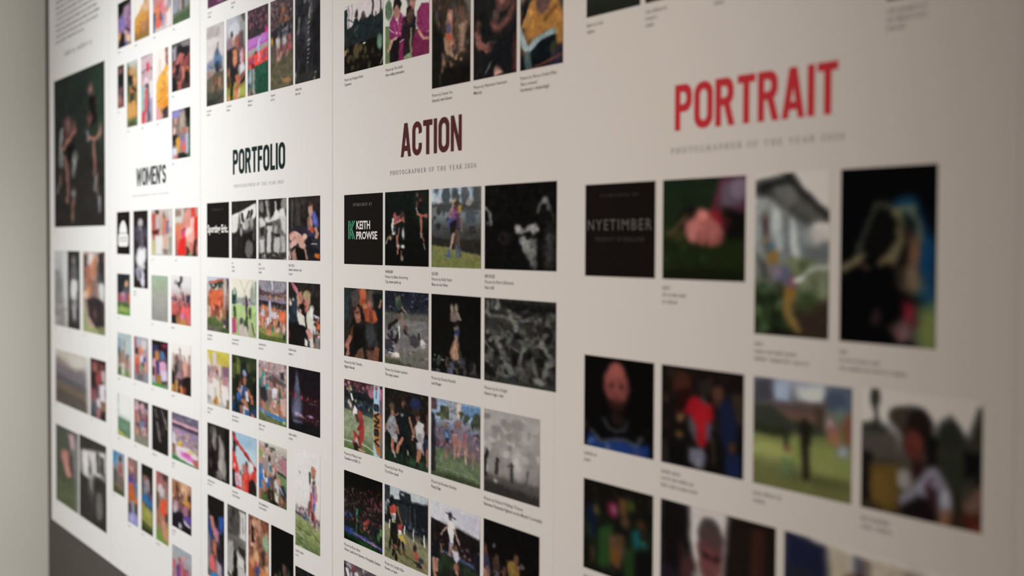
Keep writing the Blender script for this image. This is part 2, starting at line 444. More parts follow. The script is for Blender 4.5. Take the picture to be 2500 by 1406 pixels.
SECTION = {'A': 'photographs of the action section', 'R': 'photographs of the portrait section', 'P': 'photographs of the portfolio section',
           'W': "photographs of the women's section", 'L': 'photographs at the left end of the wall'}
LOOK = {'A': (1, .8, .26), 'P': (1, .8, .22), 'W': (1, 1.0, .16), 'R': (6, .6, .10), 'L': (1, .9, .14)}   # softening, wobble, texture
SAT = {'A': .80, 'P': .90, 'W': .95, 'R': .90, 'L': .62}
TONE = {'A': (.88, .50, .15), 'P': (1.0, .5, .1), 'W': (1.0, .5, .1), 'R': (.77, .48, .12), 'L': (.95, .5, .1)}   # printed mid-tones: darkness, knee, width
TH = 0.0009               # card thickness
def photo(key, sec, x, z, w, h, aspect, res, white, label, cap, ops):
    """One mounted photograph: centre, size, the picture as paint operations seen in `white` light."""
    name = 'sponsor_tile' if ops == 'T' else 'photo_print'
    cap = [s for s in cap if s]
    seed = sum(ord(c) * (i + 3) for i, c in enumerate(key))
    if ops == 'T':
        me, n = slab(name, w, h, TH, 2, 2)
        o = link(name, me, M_TILE, None, (x, FACE, z))
        tag(o, label, 'sponsor tile', 'black sponsor tiles')
        return o
    nx, ny = res
    soft, wob, tex = LOOK[sec]
    if ops.startswith('z'):                      # this picture's own softening, wobble and texture
        own, ops = ops.split(';', 1); own = own.split(); soft, wob, tex = int(own[1]), float(own[2]), float(own[3])
    img = photographic(paint(ops, nx, ny, aspect, seed), aspect, seed, soft, wob, tex)
    lo, knee, span = TONE[sec]
    m = img.mean(-1, keepdims=True)
    img = m + (img - m) * SAT[sec]
    img = img * (lo + (1 - lo) * np.clip((m - knee) / span, 0, 1))
    img = lin(img) / lin(np.array(white) / 255.0) * 0.80
    me, n = slab(name, w, h, TH, nx, ny)
    set_ink(me, n, np.clip(img - 0.004, 0.0015, 0.88))
    o = link(name, me, M_PRINT, None, (x, FACE, z))
    tag(o, label, 'photograph', SECTION[sec])
    if cap: caption(o, cap, w, h, seed)
    return o

PHOTOS = [
('a01', 'A', -3.3855, 2.1567, 0.2402, 0.1772, 0.548, (83, 152), (201, 193, 187), 'photo of a dark crowd silhouetted against pale sky, topmost left in the action section', ['Picture by Gregory Robin', 'Casanova'],
 'g cbb cbb bba 332; p 243233 .8 0 6 8 4 9 102 0 102; p 232a2c 1.5 6 36 18 34 24 30 27 22 36 22 40 28 48 20 54 26 62 27 70 24 80 28 92 25 102 28 102 102 6 102; e 33 16 4 6 33312c; l 2c2c2b 2 75 0 75 40; l 333 1.6 95 0 95 30; l 665 .8 12 0 12 36; l 776 .7 21 0 21 24; l 254a48 1.2 12 20 24 27; e 33 40 6 9 56543f; e 50 22 4 6 4a4436; n 26 8 26 98 46 5 8 202a2e 283235 1c2528 2e3532 22303a; p 15140f 3 0 60 100 58 102 102 0 102; e 92 66 7 11 6b9a78; e 35 70 9 12 5a4a2c; n 30 3 64 98 98 6 7 4a3e24 3a321f 584a2e 12110d 201c14; e 54 62 3 2 cca 0 1; p a68a66 1 0 66 9 62 4 72 0 74; l ccb 1 95 98 100 88'),
('a02', 'A', -3.1300, 2.1567, 0.2410, 0.1772, 0.616, (97, 157), (192, 182, 176), 'women in bright pink shirts laughing on grass, second in the top action row', ['Picture by Tim Smith', 'Non-rolling teammates'],
 'g c8c8bd c6c5ba aab19a 7d9160; e 8 26 9 14 5c7354; p 3e4a34 4 32 0 60 0 78 4 70 20 54 30 48 14; p 69824a 1 0 48 20 50 18 102 0 102; e 90 10 11 16 c3a898; e 90 15 8 11 b98476; p 8e2560 2 12 42 22 30 38 34 48 46 44 68 30 74 8 66; e 28 30 9 14 b6756a; p 261d1f 2 20 28 22 14 34 13 38 22 36 30 28 22; p 2a1b24 2 42 44 62 36 72 48 66 90 40 98 38 60; e 58 40 9 13 5a3a34; p 221a1c 1.5 48 42 50 30 62 29 66 38 62 34 54 34; e 64 24 7 11 b07468; p 2a1d1c 1.5 57 22 60 11 70 12 72 24 66 16; p 96295f 2 74 40 84 30 102 34 102 70 80 70 74 60; p 7c1f46 2 70 64 102 72 102 102 62 102 62 80; p 1d1419 2 12 72 38 66 36 102 10 102; p 841f4c 2 34 70 44 72 44 102 30 102; l 7f9655 2.4 60 60 60 102; l b98373 4 8 82 16 70 24 68; l bb8172 4.5 78 68 88 78 100 80; e 32 54 4 8 b6376c; n 14 12 36 46 66 3 3 b7407c d7a8bd 70194a c55b90; l dcc 1 10 54 20 60; l dcc 1 32 74 44 72'),
('a03', 'A', -2.9001, 2.1140, 0.1876, 0.2626, 0.341, (85, 190), (191, 181, 173), 'muddy players in a brown huddle, hanging lower in the top action row', ['Picture by Dennis Vos', 'Entered, wind blower'],
 'g 3a2e27 403329 352a23 1f1a17; n 60 0 0 100 75 6 4 5a4033 332823 70503d 241f1d 464040; p 817e7c 5 70 0 102 0 102 52; n 16 60 35 90 60 4 7 825d49 5a3f30 94705a; p 67493a 4 72 32 84 36 86 74 70 72 60 60; p a98167 3 70 50 88 48 84 72 74 74; p bd7861 3 40 44 52 36 56 42 54 55 58 62 52 74 44 66; e 48 40 7 5 c68870; e 44 50 7 6 5d5267; p ca5a3a 2 34 54 50 54 54 58 42 63; l ae8161 3 34 58 38 68 50 72 66 78; l 81614e 3 28 72 36 78 32 84; n 20 20 64 80 84 4 3 a88161 463529 815c44; p 191412 6 0 84 100 84 102 102 0 102; e 30 86 3 2 a1664c; l 736761 1.2 24 90 20 99; p 191713 5 0 40 30 56 24 100 0 102'),
('a04', 'A', -2.6967, 2.1140, 0.1884, 0.2626, 0.364, (95, 190), (190, 179, 170), 'very dark players with only arms and faces lit, fourth in the top action row', ['Picture by Mackenzie Sweetnam', 'Maul pic'],
 'g 252123 232020 201d1d 1c1a1a; e 70 38 20 10 603934; e 66 36 10 7 985d53; p 754339 4 40 52 60 58 80 52 94 40 98 46 84 58 62 64 46 62; l 894f42 6 10 62 14 72 32 77 50 74; e 14 56 8 6 6b4239; e 12 70 7 6 895143; e 40 74 8 3 91584b; p 1b1a1b 5 18 44 40 50 42 66 28 70 16 62; e 55 50 8 5 5b433d; p d08f7c 2 50 93 56 90 72 98 50 100; p 77312e 4 92 70 100 66 100 98 94 98; l 626060 1.5 30 96 40 88; p 18181a 6 40 72 96 66 90 94 44 92'),
('a05', 'A', -2.5030, 2.1140, 0.1679, 0.2626, 0.341, (94, 190), (189, 177, 167), 'photo cropped on an amber and teal rugby shirt, last in the top action row', ['Picture by Marcus Ovalle-Miles', "'Bees crowned", "Northwich v Amberleigh'"],
 'g 6a6566 35302f b57030 15191c; p 7a7474 4 0 20 24 24 22 44 0 46; p 33282a 4 24 20 60 20 60 44 40 50; e 60 34 24 18 5a3a3a; p b9762f 3 14 62 30 46 44 48 58 56 76 48 86 42 92 56 100 66 100 84 80 72 40 76 22 76; e 56 50 16 9 6a4640; p 1d1c1e 4 0 50 20 44 24 54 8 70 0 74; l c9853a 5 12 64 30 50; l 8a5524 4 60 64 84 56; p 13181b 3 26 80 60 74 86 76 84 98 26 98; p 15191c 3 0 82 14 96 30 102 0 102; l 8a9a98 4.5 -2 66 10 78 20 86 40 78 84 74; l 4a5a5c 5 16 88 20 102; p b9762f 3 84 66 100 64 100 86 88 88; e 82 88 10 6 3b3a22; p 2a2633 3 88 86 100 84 100 102 60 102; p 343c46 4 90 30 102 26 102 58 94 54; l 7a3a30 1.5 20 101 60 97 100 93'),
('a11', 'A', -3.3855, 1.6556, 0.2402, 0.1829, 0.558, (85, 152), (201, 193, 187), 'black sponsor tile with a green emblem and two lines of white capitals', [],
 'T'),
('a12', 'A', -3.1300, 1.6556, 0.2410, 0.1829, 0.594, (96, 163), (193, 183, 177), 'photo of leaping players on near black, right of the tile with the green emblem', ['WINNER', 'Picture by Blake Armstrong', 'Top down pinch up'],
 'g 141a16 121512 100f0e 0d0c0b; e 90 20 24 26 17221a 0 8; e 86 12 7 9 241c1a; e 75 6 2.5 2.5 7d4a3e; e 82 13 3 3 6e4238; e 76 19 4 4 7a3f34; p 1b1719 1.5 76 16 86 14 86 30 78 32; l 9a9aa6 1.6 73 24 75 30; l b4634a 3 76 31 84 34 94 33; e 93 34 3.5 3 c0674f; l ad5d48 2.6 82 36 84 52 86 57; l 8a4b3c 2 86 57 90 67; l 949092 2 83 57 84 62; l 706d6e 1.8 90 70 92 77; p a8514c 1.5 19 31 24 27 28 36 25 42 20 40; p 8f4f58 2 26 33 36 32 38 40 28 44; e 42 35 5 7 4d2e2a; l b9b3ae 2.4 19 36 17 48 18 52; l c46a52 2.8 22 44 30 41 39 39; l a35a48 2.6 42 36 45 42; p 19191b 1.5 26 44 46 42 48 54 34 58 24 54; p b9b4b0 2 16 47 24 48 24 57 17 58; e 22 51 2.5 3 1a1a1c; e 43 57 3.6 7 b4b1ac; p 25242a 1.5 14 55 22 60 14 65; e 12 62 3 3 b58a55; l 9b9a96 1.4 7 62 3 71; l a66454 2.8 28 59 31 74; l 9a5e4c 2 33 50 31 60; e 32 74 3 2.5 a8a09c; l b96a52 2 31 76 30 84; e 42 74 4 2.4 b9b2ae; l 7d4634 2 39 80 39 92; e 41 90 2 3 a8947c'),
('a13', 'A', -2.8741, 1.6556, 0.2397, 0.1829, 0.632, (109, 173), (191, 180, 173), 'photo of two embracing players on a green pitch before dark trees', ['SILVER', 'Picture by Kelly Hazel', 'Blue on our blues'],
 'z 2 1.0 .22; g 93a3b4 8f98a4 4a4a49 2f2b28 2b2622; n 14 0 0 100 16 5 7 4f5a63 5d646c 748291 aebccb; e 30 10 8 12 4b5054; e 48 12 7 12 4a4e51; e 68 8 7 13 55585a; p 4f4d4a 3 84 0 100 0 100 20 86 24; p 454545 4 0 20 100 18 100 30 0 30; e 12 15 7 4 a9a298; e 40 15 4 3 a39d95; e 76 19 6 4 9a8c7e; e 6 30 8 6 757470; n 22 0 26 100 60 6 6 3e3b39 353230 4a4d54 2d2927; e 80 36 10 10 4d5259; p 2b2722 3 0 62 100 66 100 80 0 74; p 7f7c42 2 0 72 30 74 70 80 100 84 100 102 0 102; p 77783c 4 0 84 100 88 100 102 0 102; e 47 19 4 5 b29a72; l b2a283 2 46 20 45 27; e 52 20 5 4 4a2d27; p 7a3550 2 48 24 58 22 60 34 50 40; p a58d34 2 55 22 62 21 62 30 56 32; e 42 31 5 6 a36e7d; p 8b4f78 2 40 30 56 30 56 40 42 42; p 4a4a92 2 35 39 48 38 46 48 35 48; p 1f1c1c 2 38 45 54 38 60 44 52 57 40 56; l 96704e 1.8 60 36 62 54; p 4d3a52 2 50 32 60 32 60 52 52 52; l b28a70 2.8 47 57 42 70 38 78; l 5a4236 3.4 52 54 52 74; l 6a4a3e 2.6 56 56 58 74; l 4f6687 3 37 78 35 86; l 3d5776 3 30 86 40 87; l 4a5a78 2.6 52 74 54 87; l 40485a 3 58 76 60 86'),
('a14', 'A', -2.5882, 1.6556, 0.2974, 0.1829, 0.875, (120, 183), (189, 178, 169), 'black photo of a pale arm and rim lit figure, beside the green pitch embrace', ['BRONZE', 'Picture by Morris Bethesda', 'Rain chill'],
 'z 3 1.6 .5; g 12100e 110f0d 100e0d 0f0d0c; l 6a6862 3.6 1 26 6 36 9 44; l 77746d 2.6 7 40 9 48; e 5 46 2 2.5 56534e; e 30 62 10 8 1d1917; l 54524d 3.4 76 34 79 24 84 20 90 23 92 32; e 85 20 5 3.5 7b7973; p 13110f 2 78 36 86 26 90 36 92 56 80 56; l 36342f 2.4 93 30 96 44; p 7c7a74 3 45 52 52 46 56 52 62 50 74 46 76 54 68 62 58 58 50 58; e 50 52 6 5 96948d; e 68 52 7 5 8d8b84; p 14120f 3 58 56 68 54 70 62 60 68; p 67655f 4 52 60 60 68 74 64 74 80 74 100 66 94 60 82 54 74; e 60 72 6 6 7d7b74; e 68 78 5 12 6b6963; e 72 92 4 6 5a5852; e 56 66 4 5 8a8881; e 91 76 7 24 34322e 0 8; e 92 64 5 6 46443f 0 4'),
('a21', 'A', -3.3855, 1.4098, 0.2402, 0.1820, 0.559, (85, 152), (201, 193, 187), 'photo of muddy players in torn orange shirts staring forward from a ruck', ['Picture by Nick Timothy', 'Night Nobody'],
 'g 2b302f 2c2420 241b18 221a17; p b44a26 3 34 0 56 0 62 16 50 26 40 22; e 50 6 8 8 d0633a; e 70 12 10 12 5d4a41; p 7a4a3a 3 58 16 72 14 78 22 72 30 60 26; e 68 22 6 5 a6695a; p 4a413e 2 18 6 36 2 42 14 34 26 22 26; p b0482a 3 48 24 62 20 70 28 84 30 86 44 72 50 56 46; e 56 24 6 4 c77a4e; p 7a3a20 3 66 32 74 30 76 46 68 48; e 82 38 5 7 c4502c; e 46 40 8 12 30201a; e 36 36 11 14 8e5140; e 36 44 8 8 a35e48; p 1d1613 2 26 28 38 22 50 32 54 50 46 46 44 32 34 25 27 34; l 2c1a15 1.2 30 35 36 36; l 2c1a15 1.2 40 34 43 33; l 5a2a22 1 37 45 43 44; e 40 40 1.6 3 b5725a; p 1a1714 3 6 50 22 34 32 50 56 52 60 96 18 98 6 72; p 14110f 4 24 56 56 56 52 92 26 94; l 2b2520 8 20 38 8 56 4 80; p 6a3a1a 3 20 60 26 54 24 72 16 74; p 3a3c3c 4 60 50 74 48 82 62 78 80 66 82 58 68; l 5a3828 1.2 62 78 72 86; l ad6450 6 18 72 12 80 6 86 10 96; e 8 86 6 6 b56d58; l c07a62 3 6 92 8 100; e 84 80 4 20 3a3835; l 74402e 8 44 92 36 100; p 6a4434 3 60 88 80 86 82 102 62 102; l 8a4a36 7 86 84 84 102; p 6d4936 3 34 90 50 84 54 100 36 100; l 9c4a2e 3 95 20 92 30; p 161b1c 3 74 6 100 4 100 76 86 70 88 40 80 24; l b46a3a 2 96 14 93 24; p 25373a 3 0 8 10 4 16 30 4 52 0 54; e 4 92 3 6 151515'),
('a22', 'A', -3.1300, 1.4098, 0.2410, 0.1820, 0.597, (96, 161), (193, 183, 177), 'photo of a green shirted player running through splashing mud under a dark stand', ['Picture by Graham Lambert', 'The rainy season'],
 'g 1b1b24 22222e 4d4744 6d6664 7a7272 655e58; n 60 0 0 100 26 3 2 3c3f5c 2a2b3c 15151c 535879 454860 202028; p 5c5650 4 0 32 100 28 100 44 0 40; p 77706b 4 30 38 100 38 100 60 30 50; n 20 0 38 100 70 10 4 6f6869 7d7578 877f80 645d5c; p 55504a 4 0 30 40 30 30 40 0 44; e 34 9 4 3.5 6a4a40; p 36483c 2 24 13 38 10 42 19 40 26 28 26 24 18; e 28 12 4 4 5a6a48; l 9a7a6e 2 40 20 48 26 52 29; p 2a2726 2 28 25 40 24 42 32 28 34; p 62534a 2 26 30 42 30 42 38 26 38; l 86685c 4.6 40 30 44 42 46 48; l 5a4a42 5 32 36 24 42; l 231d1c 4 28 39 16 46 10 52; e 12 49 4 4 1d1818; e 50 50 5 5 6d4440; l 2c2524 3 48 52 52 56; l d8d4d2 1.4 34 48 36 56 35 64; p 221f22 2 28 60 34 55 34 62 28 72 22 70; l 25222a 3 8 60 16 68 26 66; e 17 60 4 6 2b2629; p 211d22 2 0 66 12 70 22 72 20 88 8 84 0 78; e 8 74 9 7 35303a; p 3d3a3d 3 58 62 66 56 78 60 82 70 72 74 62 70; l 2a2626 3 78 54 80 62; l 4a4444 2 54 56 64 62; e 88 68 6 5 b5a4a0; e 86 64 3 3 c4b6b2; l 8a827e 2 46 80 70 76 100 66; p 6c675a 4 30 86 60 78 100 76 100 102 40 102 20 96; n 24 0 74 100 100 7 3 6b6670 5d5868 77715f 4f4b3c 6a6a55 8c8488; e 24 88 10 4 b59a94; l c4aca6 2 10 84 24 86 32 88; e 28 86 5 3 d2bdb7; p 4a4a35 4 0 92 24 92 50 98 50 102 0 102'),
('a23', 'A', -2.8741, 1.4098, 0.2397, 0.1820, 0.635, (108, 171), (191, 180, 173), 'black photo of a lineout jumper lifted high at night', ['Picture by Patrick Khachfe', 'Last Ringer'],
 'g 0f0d0b 100e0b 11100d 14120f; e 44 17 3.6 5.5 8f7a68; e 53 17 4 6 8d7c6a; p 7c5f56 2 40 22 56 20 58 30 46 34 40 32; l 8c7c70 3 56 23 60 30; e 46 29 5 4 7a6460; p 1e1a1c 2 46 34 58 32 58 40 48 40; p 6f675f 2 46 40 56 38 57 43 48 44; p 26305c 2 48 44 58 43 58 58 52 56 48 52; e 52 54 4.5 5 8b6a58; l 2a3560 2 56 50 57 62; p 9a6d54 3 46 58 54 54 58 62 58 80 52 88 42 80 40 72; l b27f62 2.6 52 56 48 70 46 82; l b07a5a 2.4 52 60 54 76 52 86; p 3a3a2a 2 56 70 62 68 64 84 56 86; e 34 86 4 7 6a4a38; p 74742c 2 44 84 56 82 54 94 44 92; e 66 86 5 8 353545; n 30 0 84 100 101 6 6 1e1d22 2a2a30 3a3332 15151a 55443a 4a4a58; n 10 2 78 26 86 2 1.6 8aa094 5f7a70 4a5a50; e 40 97 7 5 4a4a5e; e 70 94 4 5 3a3030'),
('a24', 'A', -2.5882, 1.4098, 0.2974, 0.1820, 0.870, (120, 181), (189, 178, 169), 'grey monochrome photo of a tangled ruck of muddy limbs', ['Picture by Eric Knight', 'Hand in legs v dirt'],
 'z 3 1.8 .5;g 2d2b27 32302c 34322e 24221f; n 40 0 0 100 100 9 7 1d1b18 2a2825 3b3935 191714 444239; p 1b1917 5 20 2 100 4 100 22 60 12 40 16; p 191715 5 0 38 14 42 16 62 0 66; p 171513 5 78 22 86 40 80 50 74 36; l 5c5953 4 2 16 16 22; l 1b1917 5 25 56 24 58 21 60; l 1b1917 5 84 51 88 46 85 41; l 22201d 7 46 64 40 66 36 68; l 3a3833 4 5 75 -4 82 -4 89; l 1b1917 6 80 51 82 57 86 63; l 514e47 3 68 59 71 53 81 47; l 514e47 5 23 89 26 91 21 93; l 514e47 6 55 56 58 51 52 47; l 22201d 4 79 91 82 86 84 81; l 2a2825 4 54 22 53 24 59 26; l 3a3833 5 46 64 43 61 46 59; l 2a2825 6 30 74 34 67 40 59; l 45423c 7 56 57 60 53 67 50; l 5a574f 4 11 61 2 56 -2 51; l 45423c 7 65 90 61 88 60 86; l 2a2825 3 45 55 51 56 49 58; l 514e47 5 75 35 75 39 79 42; l 514e47 3 31 40 36 48 39 56; l 1b1917 7 60 19 63 18 63 18; l 3a3833 7 29 52 27 59 31 67; l 5c5951 4 20 22 44 24 72 24; l 64625b 5 36 14 44 30 46 36; e 47 34 5 4 76746b; l 5d5b54 5 38 14 52 20; l 57554e 5 90 16 88 34 84 48; e 94 18 6 5 48453d; l 58564f 5 34 38 24 46 20 52; l 66635c 6 18 46 24 62 28 72 36 80 40 88; l 5c5952 5 24 62 34 70; l 56544d 5 40 44 34 54; l 63615b 5 54 58 52 74 50 80; l 5d5b54 4.5 76 38 66 50 56 56; l 68665e 5 86 52 92 62 88 76 86 86; e 83 50 5 4 77746d; l 5b5851 5 90 58 94 70; l 524f49 4 60 44 70 50; l 4d4a44 4 8 62 12 80; l 56544d 4 70 66 74 82 78 92; l 5e5c55 5 28 80 30 92 36 96; l 504e48 5 54 78 60 90 52 94; e 36 93 4 3 64625b; l 66635c 4 24 76 18 88; e 5 40 4 3 5b5851; p 100e0c 4 40 62 48 62 48 76 42 80; p 12110f 4 62 58 70 58 68 70 62 70; p 161412 4 0 70 8 72 10 90 0 92; n 10 60 82 96 96 8 4 45433d 33312c; p 31302b 4 0 95 60 92 100 96 100 102 0 102; e 79 92 7 4 79766d; l 5f5c56 3 5 4 6 14; l 5f5c56 3 12 2 13 14; l 6d6a62 4 20 -2 20 12; l 494640 5 66 20 72 32; l 514e47 6 44 60 45 58 39 56; l 2a2825 6 27 75 18 80 16 85; l 1b1917 5 48 65 47 62 42 59; l 5a574f 6 13 39 15 44 8 50; l 514e47 4 11 72 3 73 3 74; l 45423c 6 51 29 53 34 59 40; l 5a574f 4 77 21 81 22 80 24; l 5a574f 3 28 41 26 40 26 38; l 2a2825 5 22 51 31 53 31 55; l 1b1917 6 86 31 94 37 92 42; l 514e47 3 52 83 54 89 62 95; l 5a574f 5 7 77 2 72 7 67; l 2a2825 5 70 27 62 30 64 33; l 2a2825 5 84 23 82 30 74 38'),
('a31', 'A', -3.3855, 1.1650, 0.2402, 0.1826, 0.561, (85, 152), (201, 193, 187), 'photo of a red suited player diving upside down beside an orange and blue post pad', ['Picture by Melissa Levin', 'Canadian try HSBC 7s'],
 'z 1 .35 .24; g 4a2a30 2c2c34 2e3440 7c8a5a 77885a 5a7038; n 44 0 0 100 24 3 3 933240 3a3a40 c4808a 1c1c22 6d2a34 54545a a8485a; p 1e2022 3 0 16 80 14 80 27 0 24; n 26 0 27 78 40 4 3 2a3450 1f2430 3a4a3a 55655f 34405a 8da058; p 868e68 2 0 42 40 45 80 48 80 86 100 100 0 90; p 8d9672 5 0 52 80 52 80 80 0 76; p 5e7a3e 3 0 90 60 90 100 96 100 102 0 102; p 74825a 4 0 84 40 80 80 84 80 92 0 94; l b9c09a 1.6 0 89 50 88 90 97; e 72 12 8 8 b0616f; p 93b4cc 1 78 0 94 0 94 102 78 102; p c2607e 1 94 4 100 4 100 20 94 20; p c8752f 1 78 39 98 38 100 52 95 60 96 70 93 80 95 98 88 97 80 82; p 8a5a70 2 96 20 100 20 100 100 97 100; e 85 4 3 3 c23a3a; l 30303a .8 85 9 85 18; l 1c1c22 2.2 88.4 36.0 90.0 33.8 90.0 29.7 88.0 27.0 86.0 28.4 85.0 34.6 83.0 36.0 81.0 33.3 81.0 29.2 82.6 27.0; l 1c1c22 2.4 91 39 81 43.5 91 48; l 1c1c22 2.2 81 51 91 51 81 58 91 58; l 1c1c22 2.2 88.4 70.5 90.0 68.2 90.0 64.2 88.0 61.5 86.0 62.9 85.0 69.2 83.0 70.5 81.0 67.8 81.0 63.8 82.6 61.5; l 1c1c22 2.2 91 75 81 79 91 84; l c9c0ae 2.6 17 9 20 17 24 28; l 3f3a3a 3.4 20 16 21 26 28 36; e 16 10 3 3 95864e; e 14 14 2 5 8c8050; l dad4cc 3 20 20 26 33; l 7a3f3c 2.6 14 34 22 44; e 13 32 4 4 b6a68a; e 18 36 3 4 d6bcb4; l 241f26 4 26 30 28 42; p d9d3cd 2 28 34 36 40 34 52 26 50 24 44; p c03a34 2 38 40 48 42 50 52 46 56 40 52; p 5a3530 2 28 48 38 46 42 56 36 60; l b83230 7 46 54 48 68 46 82; e 46 56 5 6 953030; l 9c2826 4.4 46 62 40 68; l c63a34 4 28 74 30 84 26 92; l b53431 3.6 28 74 34 78; e 34 88 5 7 b0988a; p 33262a 2 24 88 42 94 38 102 28 98; e 32 94 6 6 2a211e; l c08a70 3 40 97 54 98; l a02a2a 4 40 80 44 92'),
('a32', 'A', -3.1300, 1.1650, 0.2410, 0.1826, 0.597, (95, 160), (193, 183, 177), 'photo of a player in black running between two in white at night', ['Picture by Peter Wort', 'Try of the round'],
 'g 1c1815 201916 1f1b18 1c1f1a 20301f; n 26 0 0 100 34 5 4 2c2420 181517 34261f 241f26 3a2b25; e 72 14 12 8 232a52; p 1a2c1c 3 0 86 40 84 100 88 100 102 0 102; p 28402a 4 40 88 100 90 100 100 50 96; p 131413 4 8 62 60 70 70 84 10 84; e 43 14 4 8 8d5340; e 42 8 6 7 2a1c18; p 171b1d 2 30 34 38 24 50 24 58 34 56 54 48 60 34 56; e 42 32 2 2 8a8f92; l a66a54 3 58 34 64 48 66 54; l 9a5f4c 3 32 32 26 34; p 151617 2 32 54 54 54 56 66 44 70 30 66; l b56f50 4.6 42 64 34 74 30 84; l 1a1a1b 3 44 72 46 84 48 98; l 26221f 3 52 78 58 92; l c9c5c0 1.2 54 78 56 84; e 17 24 6 6 5a4433; e 18 33 4 5 a06a50; p 8d8689 2 6 46 14 36 24 36 32 50 28 62 14 64 4 56; n 8 10 40 28 60 3 2 5d565c b0abb0 6e686e; l 9a6a58 2.6 4 50 0 62; l 9a6a58 2.6 30 48 34 58; p 9a9092 2 14 62 30 60 30 72 16 72; l b06a4e 4.4 18 70 20 82 22 86; l 968f96 3 22 84 26 94; l 22201f 3 26 94 26 101; e 76 30 4.4 7 8a5642; e 74 24 6 6 3a2820; p b4aca8 2 70 44 78 34 90 38 92 56 86 62 74 60; p 8a8284 2 76 52 88 52 90 70 78 70; l 9c6858 2.6 70 46 68 58 64 62; l c07a62 2 64 58 70 58; l a39a9e 3 90 48 90 62; p a8a0a0 2 74 64 90 62 88 76 76 74; l b4704f 5 82 74 80 84; l b06a4c 4 78 84 76 92; l 28201e 3.6 76 92 75 104; l 8a7f94 2 88 68 90 78; p 7a3a3e 2 96 24 100 24 100 54 96 50; l a86050 3 98 60 98 92; p 2a3050 2 92 56 100 58 100 70 94 70'),
('a33', 'A', -2.8741, 1.1650, 0.2397, 0.1826, 0.637, (109, 171), (191, 180, 173), 'photo of sprinting players in front of a full pink and blue crowd', ['Picture by Brendan Buckley', 'Flung Edge'],
 'g 7a94b4 8fa4bc 6a5f6a 6e5a60 5f6a48 5c6340; p 8294ac 2 0 0 44 0 44 20 0 20; p 5c3f42 2 0 0 12 0 12 14 0 16; n 14 15 9 38 24 8 6 4c5238 5a5c40 3e4430 62603e; p 8d9096 1 36 0 56 0 56 24 38 24; n 10 38 2 54 22 3 2 6a7078 55585c a5a8ac; p c4a48e 1 54 0 62 0 62 20 54 20; p 5a7ca4 2 64 2 100 2 100 18 64 14; n 6 62 12 80 22 7 6 434a34 4c503a; n 8 84 14 102 28 8 7 3c4230 464a38; n 110 6 22 100 66 3.4 2.6 7a5866 8f6a74 5a4a60 a07c80 4d4458 8a5a5a 6a6a8a 3a3440 b08c8c; p 5e6c4a 4 8 62 40 66 100 78 100 102 8 102; p 6b7652 6 20 70 60 76 90 88 60 90 20 84; l 8a8f66 1.2 10 88 60 88 100 92; p 3c4328 5 0 96 50 92 100 96 100 102 0 102; p 26222a 3 0 18 9 22 10 94 0 96; e 32 33 3 4 8a6050; p 43568e 2 29 38 38 37 38 50 30 50; e 33 44 3 3 7088b8; p 2c2e48 2 30 48 38 48 37 56 31 56; l 9a6a58 2.6 34 56 34 64 33 74; l 7f5a4c 2.2 34 60 36 68; p b0788a 2 44 42 54 40 54 56 46 56; e 50 50 5 7 b06a4e; l 9d6a5c 2.4 48 58 50 68; l a87a6a 2 52 60 48 72; p a86e54 2 52 24 60 22 62 30 54 34; e 57 27 4 5 9c6a5a; p 8a7480 2 54 36 64 34 66 46 56 48; p 9d7884 2 56 46 64 46 62 54 56 54; l b07866 3.4 60 50 58 62 56 68; l 9b6a5a 3 66 48 70 58; p a05f68 2 66 36 74 36 74 50 68 52; l aa7a6c 3 72 52 74 62; l b58a7c 2.6 70 60 72 74; l 9c705c 2 86 66 86 78; e 86 62 4 5 9c6a58; n 6 8 50 28 60 4 4 8a4a54 5a3a48'),
('a34', 'A', -2.6188, 1.1650, 0.2363, 0.1826, 0.680, (120, 181), (189, 179, 169), 'grey misty photo of small silhouettes spread across a rainy field', ['Picture by Richard Wellings Thomas', 'Between Peninsula Fighters at the Munich Cornstalks'],
 'z 3 1.2 .10; g 9c938b a0968d 958b82 8a8078 6a615a 3a3531; n 40 0 4 100 62 10 7 a2988f 8f867e 989087 857c75 a89e94; n 14 20 10 70 30 10 7 8c837b 90877e; p 8d847c 6 0 56 100 56 100 76 0 76; p 554d47 6 0 78 40 80 100 78 100 102 0 102; p 332e2b 6 0 86 60 88 100 90 100 102 0 102; e 62 58 10 14 b0a599 0 8; l 2a2725 4 6 50 2 62 4 78; e 3 76 4 6 2d2a29; l 332f2d 4 26 58 24 74; e 27 58 2.4 2 2a2725; l 3d3936 4 52 60 52 80; l 4a4541 2.4 46 62 56 62; l 57514c 2.4 80 66 76 82; l 504a46 2 88 80 86 92; e 80 64 2 2 46413d; l c0b5aa 1 8 68 6 76; e 22 84 4 3 a0978e 0 3'),
('a41', 'A', -3.3855, 0.9200, 0.2402, 0.1836, 0.560, (84, 151), (201, 193, 187), 'photo of a dark packed stadium stand with a green corner flag above a blue board', ['Picture by Rhys Hafod', 'Fedora, Ladis from Gammon, Principality Stadium'],
